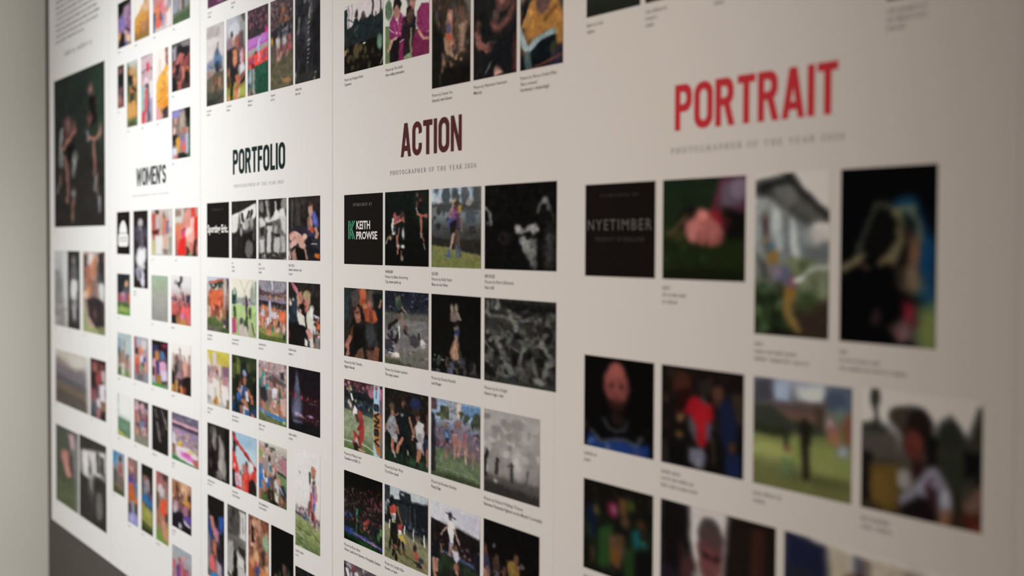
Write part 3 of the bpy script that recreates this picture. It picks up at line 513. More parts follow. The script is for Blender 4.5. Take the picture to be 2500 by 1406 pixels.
 'g 100c08 120e0a 1d1714 221b1a 241c1b 1a2a1a 10200f; n 150 0 22 100 74 2.2 1.8 6a4a4c 3a2a2c 8a5a5c 54302f 251d1d 7a4a44 2c2030 9a6a66 43343a; n 24 55 18 100 45 2 2 8a2a34 a03a44; n 12 2 58 24 70 3 2.4 2a3660 3a4a7a; n 14 40 66 70 80 3 3 a84a2c 6a3a24 c06a54; e 62 64 4 3 c03a30; e 66 62 2.4 3 b0302c; p 1a2026 3 70 66 100 66 100 84 74 80; n 10 70 68 94 84 4 3 2a2a28 4a3f34 14141a; p 2c3f8a 1.2 0 81 24 81 24 85 60 86 100 92 100 96 60 92 0 90; p 252a6a 1 0 81 14 80 14 89 0 90; l a8587e 1.6 26 87 48 88.5; l a86a92 2.2 52 90 94 93; n 12 52 89 94 94 1.6 2 c07a9a 2c3f8a b0809e; p 123016 2 0 90 60 92 100 97 100 102 0 102; p 0c1a0c 4 0 92 30 96 70 100 0 102; e 60 97 22 4 1c4420 0 3; p 1c8a68 .8 33 49 39 49 39 57 33 58; l 3a8a70 1 34 50 34 86; p 6c9c40 2 94 66 100 66 100 76 94 76; e 92 78 3 5 4a7a3a'),
('a42', 'A', -3.1300, 0.9200, 0.2410, 0.1836, 0.601, (95, 159), (193, 183, 177), 'photo of players in red shirts, one pulled along sunlit grass before a dark stand', ['Picture by Camilla Allan', 'Rowan, or later'],
 'g 8a9098 3a3c40 2a2b30 2a2a2c 7a7452 7c7850 726e46; p 2e3136 1 0 0 12 0 12 20 0 20; p a7a9aa 1 12 0 100 -2 100 8 60 12 12 18; p 25282d 1 37 2 62 2 62 14 37 16; p 8d9092 1 40 4 46 4 46 8 40 8; p 191b1f 1 12 18 60 14 100 10 100 55 0 48; p 26282c 2 30 20 56 20 56 46 34 46; l 3e4146 1.6 60 18 60 44; l 3a3d42 1.6 72 20 72 46; n 16 44 40 100 62 4 4 2a2d3a 3a3a48 1c1d22 454a5a; n 6 0 22 10 40 4 4 8d8f90 3a3c40 6a7078; p 827a56 2 0 52 24 55 60 60 100 68 100 102 0 102; p 77734a 4 0 74 100 80 100 102 0 102; p 8e8560 4 44 62 100 72 100 84 50 72; l 45442e 1.4 0 76 40 86 100 94; l 55533a 1.2 0 88 30 94 60 100; l d9d6cf 1.6 12 47 12 58; l d9d6cf 1.6 48 47 48 58; l d9d6cf 1.6 68 48 68 62; l d9d6cf 1.6 92 50 92 66; e 17 18 5 6 1d1a1a; p c2402e 1.5 11 28 22 24 30 27 28 40 14 42 12 36; p d8d3cf 1 15 37 27 35 26 45 17 46; l 1d1d1f 1.2 18 38 18 44; l 1d1d1f 1.2 23 38 23 44; p c8b05a 1 17 46 27 46 26 49 18 49; p 1d1a18 1.5 16 49 28 48 34 62 30 78 20 78 15 64; l 15130f 2.6 16 56 13 84; e 12 86 2 2 2a201c; l 1f1712 3.6 24 76 24 88; n 8 22 76 28 90 2.4 1.6 b8442c 2a1a14 c8923a; l 17140f 3.4 28 90 28 97; l 1a1613 3 22 86 20 93; p 25221f 1.5 28 28 34 30 40 48 34 54 30 46; l 8a6040 2 31 26 38 42 42 48; p b83430 1.5 32 48 42 46 42 58 34 58; p d8d0cc 1 34 56 42 56 40 63 36 62; p c9a63e 1.5 32 62 44 62 50 68 48 74 34 70; l 1a1613 3.6 36 70 32 80 36 86; l 6a3a24 2.6 34 80 38 87; l 1c1815 3.4 44 72 47 84; l 7a4426 2.6 46 82 52 89; l 8a5c40 2 52 66 60 76 68 82; e 71 72 4 6 2d2420; p b8483e 1.5 68 78 78 76 80 84 74 88 70 86; l 2a1f1b 2.6 72 90 86 94; p 3a3c44 1.5 80 82 90 82 92 90 84 94; p 2a2420 1.5 76 88 86 90 86 96 76 96; l a5745c 3 88 90 100 96'),
('a43', 'A', -2.8741, 0.9200, 0.2397, 0.1836, 0.628, (108, 172), (191, 180, 173), 'photo of an airborne player in white against a pale sky above a dark grandstand', [],
 'g b4aab0 b6acb2 241c1b 1f1817 2a2a20 22261a; p b8aeb5 1 0 0 100 -2 100 28 70 24 40 20 0 24; p b1a8b2 3 30 4 100 4 100 24 60 18; p 1d1615 2 0 22 40 26 60 26 100 30 100 60 0 50; n 40 0 46 100 62 4 2.4 7a4a54 54343c a06a70 3a2830 8a6060; p 3c4a78 1.4 18 58 60 61 100 64 100 68 60 65 18 61; p 27301f 2 18 62 100 70 100 102 0 102; p 1e2418 5 30 80 100 84 100 102 0 102; e 42 14 3.4 4 4a3832; l 2f3238 1.6 34 10 52 14; e 42 11 4 3 30333a; p c9c2ce 1.5 35 26 40 19 48 19 53 28 48 38 40 40; l a57c6e 2.4 36 26 26 34 22 40; l a57c6e 2.4 50 28 56 38 60 44; p b9b0ba 1.5 40 38 48 37 47 46 40 46; p 9d8890 2 38 46 48 46 46 54 40 56; l 9a7464 3 42 54 40 62; l 8c6658 3 46 52 50 60; p 17151a 2 4 52 12 46 20 54 20 70 16 76 4 74; e 10 46 5 6 2a1d1a; l b0745e 4 7 74 9 88 10 98; l a86c58 4 14 74 13 88; l 8a5a4a 2.4 20 52 24 62; p b4a8ae 2 46 54 56 52 60 60 54 70 48 66; e 53 50 3.6 4 7a5040; l b5725a 4 54 72 56 82; e 54 74 5 5 9c5c48; p 1c1c26 2 34 86 46 84 50 98 36 102; e 38 84 5 5 26201e; p 16161e 2 58 82 70 80 76 98 60 102; e 66 80 5 5 2a2220; e 47 96 5 7 8f8a94; l a5684f 5 66 94 66 102; l 9a5f4c 4 88 80 92 98; e 92 62 4 8 2a2028; p 1a1a24 2 90 46 100 48 100 72 92 70; l b98a7a 1.6 12 98 14 106'),
('a44', 'A', -2.6188, 0.9170, 0.2363, 0.1896, 0.643, (120, 190), (190, 179, 169), 'photo of players barely lit under a black sky, right of the airborne white player', [],
 'g 120e0c 120e0c 140f0d 1a1411 1a1411; p 100d0b 5 10 0 100 0 100 50 20 40; e 20 28 3 3 56504c; p 6a3a2a 3 0 28 6 30 10 44 4 50 0 52; p 3a3550 3 0 40 10 42 14 58 6 62 0 60; l 8a5a48 4 6 56 10 68; l a5705c 4 2 60 6 80; p 3a2822 3 16 42 30 40 32 56 18 60; e 25 42 4 5 5c3c30; p 5a4a4c 3 20 56 30 56 30 72 22 72; l 6a4634 3 36 54 42 66; p 7a5424 3 44 40 56 36 66 42 66 56 52 60 46 52; e 60 34 4 6 6a4030; e 52 46 7 7 8a6228; l 6a4a44 4 66 42 72 40; p 3a3040 3 52 58 66 56 66 74 54 76; e 40 52 4 5 4a3028; e 70 40 3 3 5a5050; n 12 0 50 60 90 5 6 2a201e 3a2a26 1a1618 4a3a3c'),
('a51', 'A', -3.3855, 0.6720, 0.2402, 0.1918, 0.525, (84, 160), (201, 193, 187), 'photo at the bottom edge showing a blurred row of spectators in light clothes', [],
 'g 5a4a4e 6a5a58 55484a 4a3f3e 4a3f3e; n 46 0 0 60 40 5 5 9a8a90 6a5450 b0a0a8 3a2c2a 7a5a54 8c8290; l 26221f 3 2 4 8 18 10 40; l c5bcc2 4 8 10 14 24; e 14 26 4 5 5a9a88; l c0b4ba 4 34 10 40 24; l 3a2a28 4 44 14 50 30; e 26 6 4 4 a03a48'),
('q01', 'R', -2.2439, 2.1913, 0.1790, 0.2624, 0.400, (55, 138), (184, 172, 161), 'photo of dark green grass with a pink blur, topmost left in the portrait section', ['~14', '~7'],
 'g 3a3d33 34372d 3a3e33 2c2f25; p 7d4a40 6 50 40 90 30 90 82 60 90; l 9a6a50 3 40 86 60 80; p 2a2c22 5 0 90 100 90 100 102 0 102; e 50 70 40 20 343a2c'),
('q02', 'R', -2.0460, 2.1514, 0.1839, 0.1825, 0.630, (63, 101), (178, 165, 153), 'photo mostly above the frame with an olive strip, second in the top portrait row', ['~15', '~8', '~6'],
 'g 3a3d33 5c5a2a 6d6a30 33321a'),
('q03', 'R', -1.8300, 2.1514, 0.2149, 0.1825, 0.787, (87, 110), (170, 156, 143), 'photo above the frame edge, third in the top portrait row', ['~10', '~6'],
 'g 3a3d33 5c5a2a 2d2a30'),
('q04', 'R', -1.4451, 2.1102, 0.1752, 0.2648, 0.504, (96, 190), (145, 130, 118), 'near black photo cut by the top edge, last in the top portrait row', ['~18', '~18', '~8'],
 'g 0d0c0b 0a0a09 0a0a08'),
('q11', 'R', -2.2181, 1.6464, 0.2307, 0.1772, 0.752, (70, 93), (183, 171, 160), 'charcoal sponsor tile with one word in wide faint capitals', [],
 'T'),
('q12', 'R', -1.9639, 1.6464, 0.2301, 0.1772, 0.840, (83, 99), (175, 162, 149), 'photo of a pink muddy hand and arm lying on dark green grass', ['~6', '~18', '~11'],
 'g 1c2817 1e2a16 20270f 222812; n 50 0 0 100 100 7 5 223018 1a2412 28321a 1c2410 2a3216; p 5a2a36 3 72 0 102 -3 102 34 80 34 64 34 66 20; p 6a5560 5 72 6 100 0 100 24 84 30 72 28; e 92 12 10 9 86707c; l 7a2a3a 2.6 72 4 66 20 60 34; p 14110e 6 76 30 102 36 102 62 76 58; p 1b1712 4 20 36 44 30 44 44 28 54 20 48; e 36 34 14 8 1e1a13; l 6a4e30 3 6 56 20 46 30 36; e 20 56 10 6 3d3a1c; p bc6458 4 28 44 42 36 44 30 54 32 62 38 76 44 74 58 66 66 54 62 40 64 30 56; e 50 36 8 6 cc7264; e 40 50 10 7 c06a5e; e 50 63 3.6 4 b4584e; e 60 63 4 4 ae544c; e 70 60 4 5 a04a44; e 36 58 4 5 c46c60; p 9a1a26 3 58 32 68 32 76 42 72 46 62 40; p 4d1a1c 4 76 38 84 42 78 54 72 48; l 7a3a36 1.2 46 52 46 62; l 7a3a36 1.2 56 52 56 62; p 181c0c 6 0 90 100 88 100 102 0 102; p 20280f 6 60 70 100 66 100 88 70 90'),
('q13', 'R', -1.7356, 1.6042, 0.1750, 0.2617, 0.460, (75, 163), (166, 152, 139), 'tall photo of a player leaning back on a rope below a grey corrugated roof', ['~5', '~22', '~30'],
 'z 7 1.0 .22; g b8aa9c a59a8c 8d8a80 7b7e68 3a4026 32281c; p b8aa9c 2 40 -4 102 -4 102 40 70 30 50 4; p 4a4640 3 0 4 48 0 102 28 80 31 68 34 30 18 0 12; p 6a655c 2 22 8 50 4 64 18 44 22; p 28251f 3 0 7 34 2 48 -1 60 6 30 8 8 14; l 211f1a 2.6 44 2 102 30; p 5d5a4e 2 56 22 70 19 96 30 76 31; p 87867e 3 2 14 24 18 70 34 72 52 36 54 2 50; p 9a9a92 3 24 20 36 24 36 50 24 44; p 76766f 2 38 26 46 28 46 52 40 50; p a19f96 2 50 28 56 30 60 54 52 54; p 7a7a74 2 60 32 68 32 72 56 64 54; l 6a6a66 1 48 26 50 54; e 90 38 14 6 a5978a; p 6a6a68 4 70 46 102 44 102 58 70 58; p 7a7c5a 5 50 54 100 54 100 76 60 76; n 24 40 54 100 80 8 4 7d8354 8a8f62 5a6438 6e7448; l a09e90 2.6 60 66 76 60 102 56; p 4a2420 2 11 26 18 26 20 38 14 40; e 16 32 3 5 3a1c1c; e 14 26 5 2 7a6a5a; e 16 44 6 5 8a6a4a; e 20 46 6 3 4a6a74; p 46403e 4 2 52 16 54 20 64 10 66; e 26 52 8 4 9a6a2a; p 7a6a62 3 18 56 36 54 52 64 46 70 30 68 20 64; e 40 62 8 5 5a5a74; e 34 60 6 4 8f7a84; e 52 67 6 4 7a3a4c; p 6b5a5a 3 28 66 48 66 50 72 36 74; p 232a16 5 0 70 34 74 44 94 40 102 0 102; n 30 0 66 44 98 7 4 3a4a26 1c2212 55683c 2c3a1e; p 3a2a1e 5 60 82 102 76 102 102 50 102; p 404c26 5 60 72 86 72 80 84 62 84; l 9a6c28 5 48 72 44 82 54 92; l 8a6a34 4 46 78 50 88 60 96; l 8f5c20 2.6 52 72 50 80; p 1a150e 4 28 94 60 98 60 102 20 102; l b8b0a4 2 54 66 64 64'),
('q14', 'R', -1.5270, 1.6042, 0.1925, 0.2617, 0.565, (97, 172), (156, 141, 128), 'tall black photo of a figure shrouded in hair before a dark blue glow', ['~4', '~20', '~32'],
 'z 10 1.6 .12; g 080809 09090a 0a0908 080706; p 0d2c48 5 58 18 80 18 100 44 100 80 90 80 86 50 76 30; e 68 22 12 4 144058 0 5; p 163c52 6 86 40 100 46 100 78 84 76; e 92 50 6 10 103a5e; e 88 68 8 6 1c4256; p 55643c 5 80 78 102 72 102 102 78 102; e 92 90 8 10 77793c; p 0a0908 4 0 0 100 0 100 14 60 16 0 30; l 3f3a2c 3 22 48 30 30 40 22 52 21 60 26; p 0f0d0a 3 30 44 40 26 52 26 60 34 54 48 40 52; l 6f6140 4.4 58 24 66 32 64 42 54 52; l 7a6040 3.4 54 50 46 54; l 62644a 3.6 62 22 76 24 84 34 84 40; l 4a4c30 3 64 28 72 38 72 60; p 1c150f 3 66 32 76 36 74 56 66 54; p 6a4430 4 74 36 84 44 84 60 76 56; e 80 48 5 8 7d5238; p 7a6044 5 70 56 84 54 86 68 76 72 66 64; p 3a2a1e 4 58 52 70 56 66 66 58 64; l 6a5838 3.4 0 58 14 54 28 50; l 7a6a48 2.4 4 56 24 52; l 4e3526 2.4 26 54 34 58; p 090807 5 0 62 60 58 66 84 74 102 0 102; p 6a1420 4 68 74 80 78 82 90 74 90 68 80; e 74 82 5 4 8d1f2c; p 6c4440 4 56 90 66 84 78 88 80 98 66 100; e 70 94 6 4 7a554e; e 42 84 5 5 2d1e1e; p 0a0807 3 60 100 78 98 80 102 60 102'),
('q21', 'R', -2.2181, 1.3147, 0.2307, 0.1767, 0.757, (70, 92), (183, 171, 160), 'photo of a bald bearded player in a black and blue jersey facing forward', ['~9', '~5'],
 'g 0d0c0a 0c0b09 0b0a0a 0a0a0c; e 48 28 17 20 9a4a40; e 48 38 15.5 17 8f453c; e 48 13 12 9 b4594e; e 36 22 5 8 a8534a; p 2c1814 3 33 42 40 46 48 44 56 46 64 42 61 54 48 60 36 54; e 48 47 6 2.4 5a2a26; l 5c2a25 1.6 38 28 44 28; l 5c2a25 1.6 52 28 58 28; e 41 30 3 1.8 2c1614; e 55 30 3 1.8 2c1614; l a85a50 2 48 28 47 38; e 47 39 5 2.6 8a4038; e 32 32 2.4 5 7a3a32; e 65 32 2.4 5 6a322c; p 0d0b0b 2 30 60 66 60 96 74 100 102 0 102 4 78; p 2a1a18 2 38 60 60 60 56 72 42 72; l 5f5c60 2 30 66 36 76 48 79 60 75 64 66; p 1e3a7a 2 6 86 20 90 24 95 50 88 78 90 94 86 94 102 4 102; l 7a8088 2 10 82 20 88 26 93 46 87 62 86 78 90 84 80; l 8fa3c8 1.6 4 98 14 92; e 36 100 2 6 8a94a8; e 78 98 3 3 6a4a5c; n 8 70 70 96 84 2 2 3d3d2a 2a2a1c; e 2 76 2 4 5a3a30'),
('q22', 'R', -1.9639, 1.3147, 0.2301, 0.1767, 0.839, (83, 99), (175, 162, 149), 'photo of a person in a red shirt and pale shorts standing in a dark huddle', ['~12', '~22', '~24'],
 'g 1c1511 1a1411 17120f 14100e; n 30 0 0 100 60 8 7 2a1c16 3a2018 14100e 241816; e 26 16 12 12 4a2318; e 14 8 8 6 2d1f18; e 55 18 8 8 2c2420; p 4d2a20 4 64 16 76 14 78 36 66 36; e 70 22 6 7 5f3a2a; p 2a0f0d 4 20 24 36 20 36 44 22 46; p 1a2038 4 72 30 84 22 94 50 92 78 78 76 72 52; p 1c2342 4 80 78 98 78 98 102 80 102; p 3a2c24 3 86 20 100 18 100 50 92 46; p b3131c 2.5 34 32 44 26 54 32 64 34 66 46 60 54 58 72 52 78 44 74 44 58 34 46; e 50 50 9 12 be1720; l a5161c 3 36 34 30 46; l 8a5a48 2.6 30 48 24 52; e 24 52 4 4 8a5e3a; e 24 68 5 4 6a4624; p 5a5452 3 36 46 44 56 46 76 36 60; p 77707a 3 36 80 52 78 56 84 54 98 44 98 36 92; l 8f8888 2.4 48 88 48 98; p 5d5560 3 58 50 64 54 60 70 56 66; l 4a3a36 2 52 26 52 32; l 6a6054 1.6 52 28 58 36; e 88 72 4 5 5c3420; p 120f0d 4 0 80 30 84 34 102 0 102; p 2c241e 3 0 76 8 74 10 100 0 100; l 3a2a20 4 64 66 66 90'),
('q23', 'R', -1.7088, 1.3147, 0.2286, 0.1767, 0.931, (99, 107), (165, 151, 138), 'photo of blurred dark figures on a bright green pitch before a pale building', ['~16', '~7'],
 'g 8a8a92 77706c 6a6a3c 8a8a44 7a7640 625f36; p 4a4448 4 0 2 20 0 22 20 0 26; p 8a90a0 4 22 4 38 0 38 22 24 22; p 9a9690 3 44 4 76 0 74 18 46 18; p a5a39c 2 50 8 72 6 70 16 52 16; p 565f6c 4 76 2 100 0 100 20 78 24; e 84 14 10 8 4a5260; p 5d4640 4 16 22 76 16 76 34 16 34; p 74503e 4 30 28 74 28 70 36 30 36; p 37382a 4 0 26 16 24 40 36 70 36 76 46 0 50; p 2c2f1a 4 0 44 40 44 40 54 0 52; p 8a8d46 5 0 56 40 52 100 58 100 80 50 76 0 76; e 20 66 24 8 9a9a50; e 78 72 22 8 90904a; p 6f6c38 4 0 80 60 84 100 82 100 102 0 102; e 70 86 30 4 5a5a2e 0 5; l 2b2418 7 54 36 55 60 56 84; p 231d14 3 48 38 62 36 60 56 52 58; l 30301f 4 34 44 36 62; l 5d7a4c 4 34 72 36 86; e 37 62 3 3 8a4a3c; l 4a6a4a 2 42 72 42 84; e 80 34 5 6 a08478; p a05a54 4 76 38 88 34 90 52 78 50; e 84 46 5 6 a87048; p 8a8a90 3 88 52 98 50 96 62 86 60; p 8a4a34 4 92 24 100 24 100 52 94 48; e 90 24 4 6 6a7a68; p 4a3a2a 4 64 20 72 20 74 40 66 40'),
('q24', 'R', -1.4587, 1.3171, 0.2297, 0.1814, 1.010, (120, 120), (149, 134, 122), 'photo of a dark haired person in a white jersey before trees and pale sky', ['~12', '~14'],
 'g ac9e90 a3958a 4a4238 3a2c18 3a2818; p ac9e90 4 0 -2 100 -4 100 26 84 30 70 18 50 16 30 22 20 22 0 30; e 12 8 4 9 2c271e; l 3a342a 3 12 14 14 34; p 2e2a20 5 0 30 14 26 24 32 30 60 0 60; p 322d22 5 60 40 68 20 76 14 84 26 90 30 96 10 102 8 102 66 70 66; e 76 30 10 12 28261c; l 2c261c 3 98 6 99 30; p 4a3f34 4 0 36 30 36 34 56 0 58; p 181310 3 0 52 10 54 9 94 0 94; p 5f4318 5 8 62 34 60 34 88 26 100 8 92; e 18 80 10 12 6a4a1c; p 2a2118 5 26 24 40 12 54 12 62 26 60 40 56 48 44 44; e 36 20 12 8 3d3024; e 50 26 11 14 1f1511; p 4a1f18 4 38 30 46 28 54 36 54 50 46 56 40 50 36 42; e 46 40 6 9 6a2c22; e 44 46 5 6 5a241c; p 14100d 3 54 28 66 34 66 56 56 58; p 2b1210 4 44 54 56 54 52 68 46 68; p 2a2a1c 4 64 44 86 44 86 76 70 66; p 120e0c 4 86 40 100 40 100 80 88 74; e 38 70 6 8 8a7a70; p 7d7078 4 44 74 56 60 64 56 72 66 78 78 78 88 68 92 60 80 50 90 34 92 34 84; l 8a7f8c 3 50 76 62 58; e 72 80 5 8 8d8488; l 5a2a2c 2.4 60 66 56 76; p 17100e 4 36 92 50 80 60 84 66 98 60 102 36 98; p 30161a 4 56 72 66 74 66 90 58 84; p 7a4a34 4 68 92 78 86 76 100 66 102; l 8a5a3c 3 72 90 68 102; p 6a4a3a 5 84 80 96 66 102 64 102 88 90 90; p 4a1a12 5 84 90 100 84 102 104 88 102; p 6a2e1c 4 92 96 102 92 102 104 94 104; p 241c14 4 78 70 86 76 82 102 78 102; p 3a3428 3 88 62 96 58 90 76 84 80'),
('q31', 'R', -2.2181, 1.0718, 0.2307, 0.1762, 0.772, (70, 90), (184, 171, 160), 'photo of a dim night crowd with teal and pink patches on dark green grass', ['~10', '~6'],
 'g 17140f 16130f 1d2316 1d2617 18160f; n 30 0 8 100 50 6 6 241d17 1c1a1e 2c201a 15120e; p 141a30 3 4 28 18 24 20 56 8 66; e 44 26 8 9 7a1a38; e 46 26 4 5 a05a70; p 6a4624 3 52 12 64 12 64 30 54 30; e 70 18 5 6 46521c; e 62 36 6 6 5c4028; p 2b4a1e 3 24 50 42 44 44 62 40 90 22 92; p 263f1c 3 60 66 74 60 76 100 62 100; e 20 32 5 6 5a4a28; p 6a4230 3 40 54 60 50 60 70 54 90 40 84; e 48 76 7 9 7a4a1a; e 54 58 5 6 5a4420; p 1a5a5a 2.5 72 46 82 38 84 56 78 62 74 60; e 88 54 4 4 2a6058; e 84 34 6 5 4a3018; p 141110 4 76 66 100 58 100 102 76 102; e 12 82 5 10 4a3420; l 3a3a1c 2 8 50 10 60; p 15130f 3 0 66 10 66 12 90 0 92; n 8 30 88 70 100 6 4 2a2a1c 15120e'),
('q32', 'R', -1.9222, 1.0420, 0.3136, 0.2356, 0.859, (116, 136), (174, 160, 147), 'photo at the bottom edge of a face between two dark shapes against white', [],
 'g ac9c90 a8998d a09286 a09286; p 171110 3 0 -2 26 0 27 24 30 44 30 102 0 102; p 2d1d1a 4 18 26 32 42 30 60 16 60; e 26 50 7 12 4a2a26; p 241a20 5 0 46 22 56 30 102 0 102; p 221712 3 62 0 102 -3 102 102 62 102 58 40; p 3a1f16 4 80 4 92 4 92 40 78 60; l 44241a 4 86 8 82 60; e 46 18 10 12 4a3e36; e 46 30 11 14 6a3b35; p 553c36 3 36 18 40 12 52 12 58 20 56 26 38 24; e 46 40 10 12 7a423c; l 40201e 2 38 34 52 36; e 42 33 3 2 301816; e 52 34 3 2 301816; p 9a4038 4 42 52 52 50 54 64 44 66; p 8a7d72 3 30 50 36 46 38 56 34 62; p 1a1212 4 30 58 40 56 46 70 56 72 60 56 66 80 60 102 26 102; l 7a4a3c 3 58 46 62 60; e 40 58 4 5 3a2622'),
('q33', 'R', -1.5439, 1.0350, 0.4001, 0.2497, 1.182, (120, 169), (157, 142, 129), 'photo at the bottom right corner of figures before cream curtains', [],
 'g a89686 a29180 9c8c7e 9c8c7e; p 1c1c30 2.5 0 -1 24 3 26 20 22 44 0 50; p 22202a 3 0 18 20 22 20 50 0 50; p a08c70 2 26 2 38 4 36 30 26 30; p 3a3a4e 3 40 4 44 5 46 20 42 26; p 7a6048 2 44 4 48 6 48 18 45 18; p 4a2c24 3 34 20 42 14 46 18 44 40 32 40; e 50 24 5 6 4a5a84; p 3a322c 4 58 24 74 18 84 26 90 50 56 50; p a08a72 2 50 4 62 4 62 24 50 20; p 8a6a54 4 64 6 74 6 72 20 66 16; p 1b1613 3 0 40 100 40 100 102 0 102; e 48 34 10 10 6a4434'),
('p00', 'P', -4.5252, 2.4892, 0.2274, 0.1798, 0.420, (48, 114), (238, 236, 233), 'photo cut by the top edge with purple shapes, leftmost of the portfolio column', ['~10', '~6'],
 'g 2d2a38 443048 3a3040; p 6a3a58 4 0 60 40 70 50 102 0 102; e 60 90 20 8 8a5a78'),
('p01b', 'P', -4.2649, 2.4892, 0.2790, 0.1798, 0.527, (63, 120), (231, 227, 225), 'photo above the frame edge, second of the upper portfolio row', ['~10', '~5'],
 'g 2d2a38 443048 3a3040'),
('p01', 'P', -4.5651, 2.2058, 0.1747, 0.2626, 0.211, (35, 166), (239, 237, 234), 'tall photo of a lineout under a pale cloudy sky, leftmost in the lower top row', ['~12', '~8'],
 'g c9bfbd d4cac6 d8cfcb a89a94 66604f 4c4a40; e 40 10 40 8 b7aead; e 30 20 30 5 ddd3d0; p b8b4ba 4 0 44 40 40 60 30 100 42 100 56 0 56; e 60 36 12 6 5d6f86; p 5a7898 3 48 38 60 32 72 38 92 44 88 50 60 48 40 50; p 8a92a8 3 0 46 20 44 36 44 40 56 0 56; n 20 0 44 100 58 7 3 6a7aa0 3c4050 a0a0b0 8a7068; e 62 52 14 6 35425a; p 3a3a40 3 50 54 74 52 74 66 54 64; p 6b6351 4 0 62 100 60 100 102 0 102; p a0847a 3 0 56 40 56 40 64 0 66; l 8a5a48 3 56 66 52 76; l b07a62 3.4 72 68 76 78; l 5a4438 2.4 56 76 50 86; n 14 0 66 100 86 5 3 6a5a4c 8a6a58 555044 7a4a40; p 4a4a40 4 0 84 100 84 100 102 0 102; p 34372f 5 0 92 60 94 50 102 0 102; l 5c4a4a 1 63 24 63 36'),
('p02', 'P', -4.3630, 2.2058, 0.1761, 0.2626, 0.228, (39, 174), (234, 231, 228), 'tall photo of players contesting a ball above yellow green grass', ['~10', '~6'],
 'g b9bcc4 bcbcc2 8d7f85 5a4a4a 8d8f4a a4a44c; p 9a9896 5 60 0 100 -2 100 40 80 30; p 3f4c3e 4 80 0 102 -4 102 10 92 8; e 40 16 30 10 c8ccd4; p 8f7a90 4 0 26 20 24 30 40 0 44; p b07a6a 3 20 22 28 16 34 20 34 36 22 38; e 28 20 5 3 2c2c30; e 55 28 8 5 a86a52; p b5685a 3 46 30 58 26 62 38 48 40; p 8a4a4a 4 60 24 76 22 80 40 62 42; p 5a4650 4 74 20 92 20 92 44 78 44; p 2b2a2e 3 12 40 46 36 66 44 62 60 56 70 20 72 14 56; e 45 50 12 10 d07a5c; p e08a68 3 32 42 54 40 52 56 38 58; p 3d3330 4 0 38 20 38 20 58 0 60; e 84 52 12 9 d8706a; p d8d0d6 3 72 46 82 42 84 58 76 58; e 88 66 12 7 c2bfd0; p 3c5a58 3 72 66 92 66 92 76 74 76; p 2a2628 3 20 62 60 64 56 78 20 80; e 14 68 6 6 b0644c; p d8d4d8 3 66 60 90 58 96 68 70 72; p d0483a 2 74 76 98 68 98 72 76 80; p 1e2230 3 70 80 98 74 96 84 74 86; p 8e8f3c 3 0 80 30 80 60 84 100 80 100 102 0 102; p a5a84a 4 20 88 60 90 100 84 100 96 40 98; l b8654c 4.6 58 72 64 84 54 88; l d8785a 4 52 90 54 100; l 2a261f 3 34 78 26 100; p 6a3a2c 3 10 78 26 76 24 84 12 86; e 10 98 6 4 e08a5a; l c8bda0 2 70 88 66 98; p 3a2c34 3 4 72 14 70 14 82 6 82'),
('p03', 'P', -4.1631, 2.2058, 0.1775, 0.2626, 0.240, (43, 180), (229, 224, 221), 'tall photo of a crowd above violet and red advertising boards', ['~10', '~8'],
 'g 4a3c44 463a42 4f4048 2f5a48 2a5240 2a4a3a; n 90 0 0 100 32 4 2 7a3a4c 8a4a5a 3a3038 a05a64 2c262c 5a4a58 b0707a; p 3c3438 3 0 24 100 24 100 34 0 34; p c070c4 1.4 0 34 100 30 100 43 0 47; p b45cba 1 0 43 100 40 100 43 0 47; l e02a8a 1 86 31 100 29; e 90 28 6 4 d83a7a; p a89a92 1.4 0 46.5 100 43 100 50 0 55; e 42 52 8 2 3c3c34; l b8b4d8 2.6 62 34 56 44 52 52; e 60 32 3 1.6 3d4a4a; p ee4e48 1.4 0 55 100 49 100 64 0 70; p 9a4a68 1.4 4 59 32 56 32 62 4 65; p a84a62 1.4 70 54 94 51 94 60 70 62; l e8b0b0 1.6 56 53 54 62; p 2d5a46 1 0 70 100 64 100 102 0 102; p 264e3e 4 40 84 100 78 100 102 30 102; p 8c9cb4 2 8 68 20 70 18 86 12 98 2 90; p a09a9c 2 26 68 38 70 34 88 38 102 24 98; e 16 80 4 5 b8a8a0; p 2a3a48 2 4 84 14 86 10 96 2 96; l b06a58 2 14 92 8 100; l b87a68 1.8 36 96 32 103; e 28 66 10 3 8a2a34'),
('p04', 'P', -3.9632, 2.2058, 0.1795, 0.2626, 0.254, (47, 188), (222, 217, 213), 'tall photo of players chasing on brown grass before a packed reddish crowd', ['~9', '~7'],
 'g 52464a 4a4044 4d4448 5a4e48 5a5442 524c3a; n 130 0 0 100 44 3.4 1.8 7a5a5c 3a3238 8f6a64 a07870 54484e 2c272b 66383c b08a7c; n 10 40 8 90 26 4 3 b4704a c07a4a 9a5a3c; p 2e2c30 4 0 36 40 30 100 28 100 44 0 50; n 30 40 30 100 48 4 3 5d5a60 8a8488 2a282c; p 584c48 4 0 50 100 46 100 60 0 62; e 4 46 5 4 c8983c; e 36 48 9 5 c8b8b4; p c2b4b0 2 26 44 42 46 42 54 30 54; p b87870 3 28 53 40 53 36 66 30 68; e 62 48 9 6 bcaeac; p a0525a 3 54 54 72 52 68 62 56 62; l a87868 3 48 60 40 72; l b0826e 2.4 34 66 30 76; e 84 46 6 4 b05a64; e 86 56 8 5 b8505a; l 9d7060 2.4 76 60 72 70; p 5d5642 3 0 64 30 70 60 70 100 62 100 102 0 102; n 16 0 70 100 98 12 3 5a523e 635c46 524a36 6b6048; e 72 93 20 3 9a7450; l a87458 1.4 48 90 76 94'),
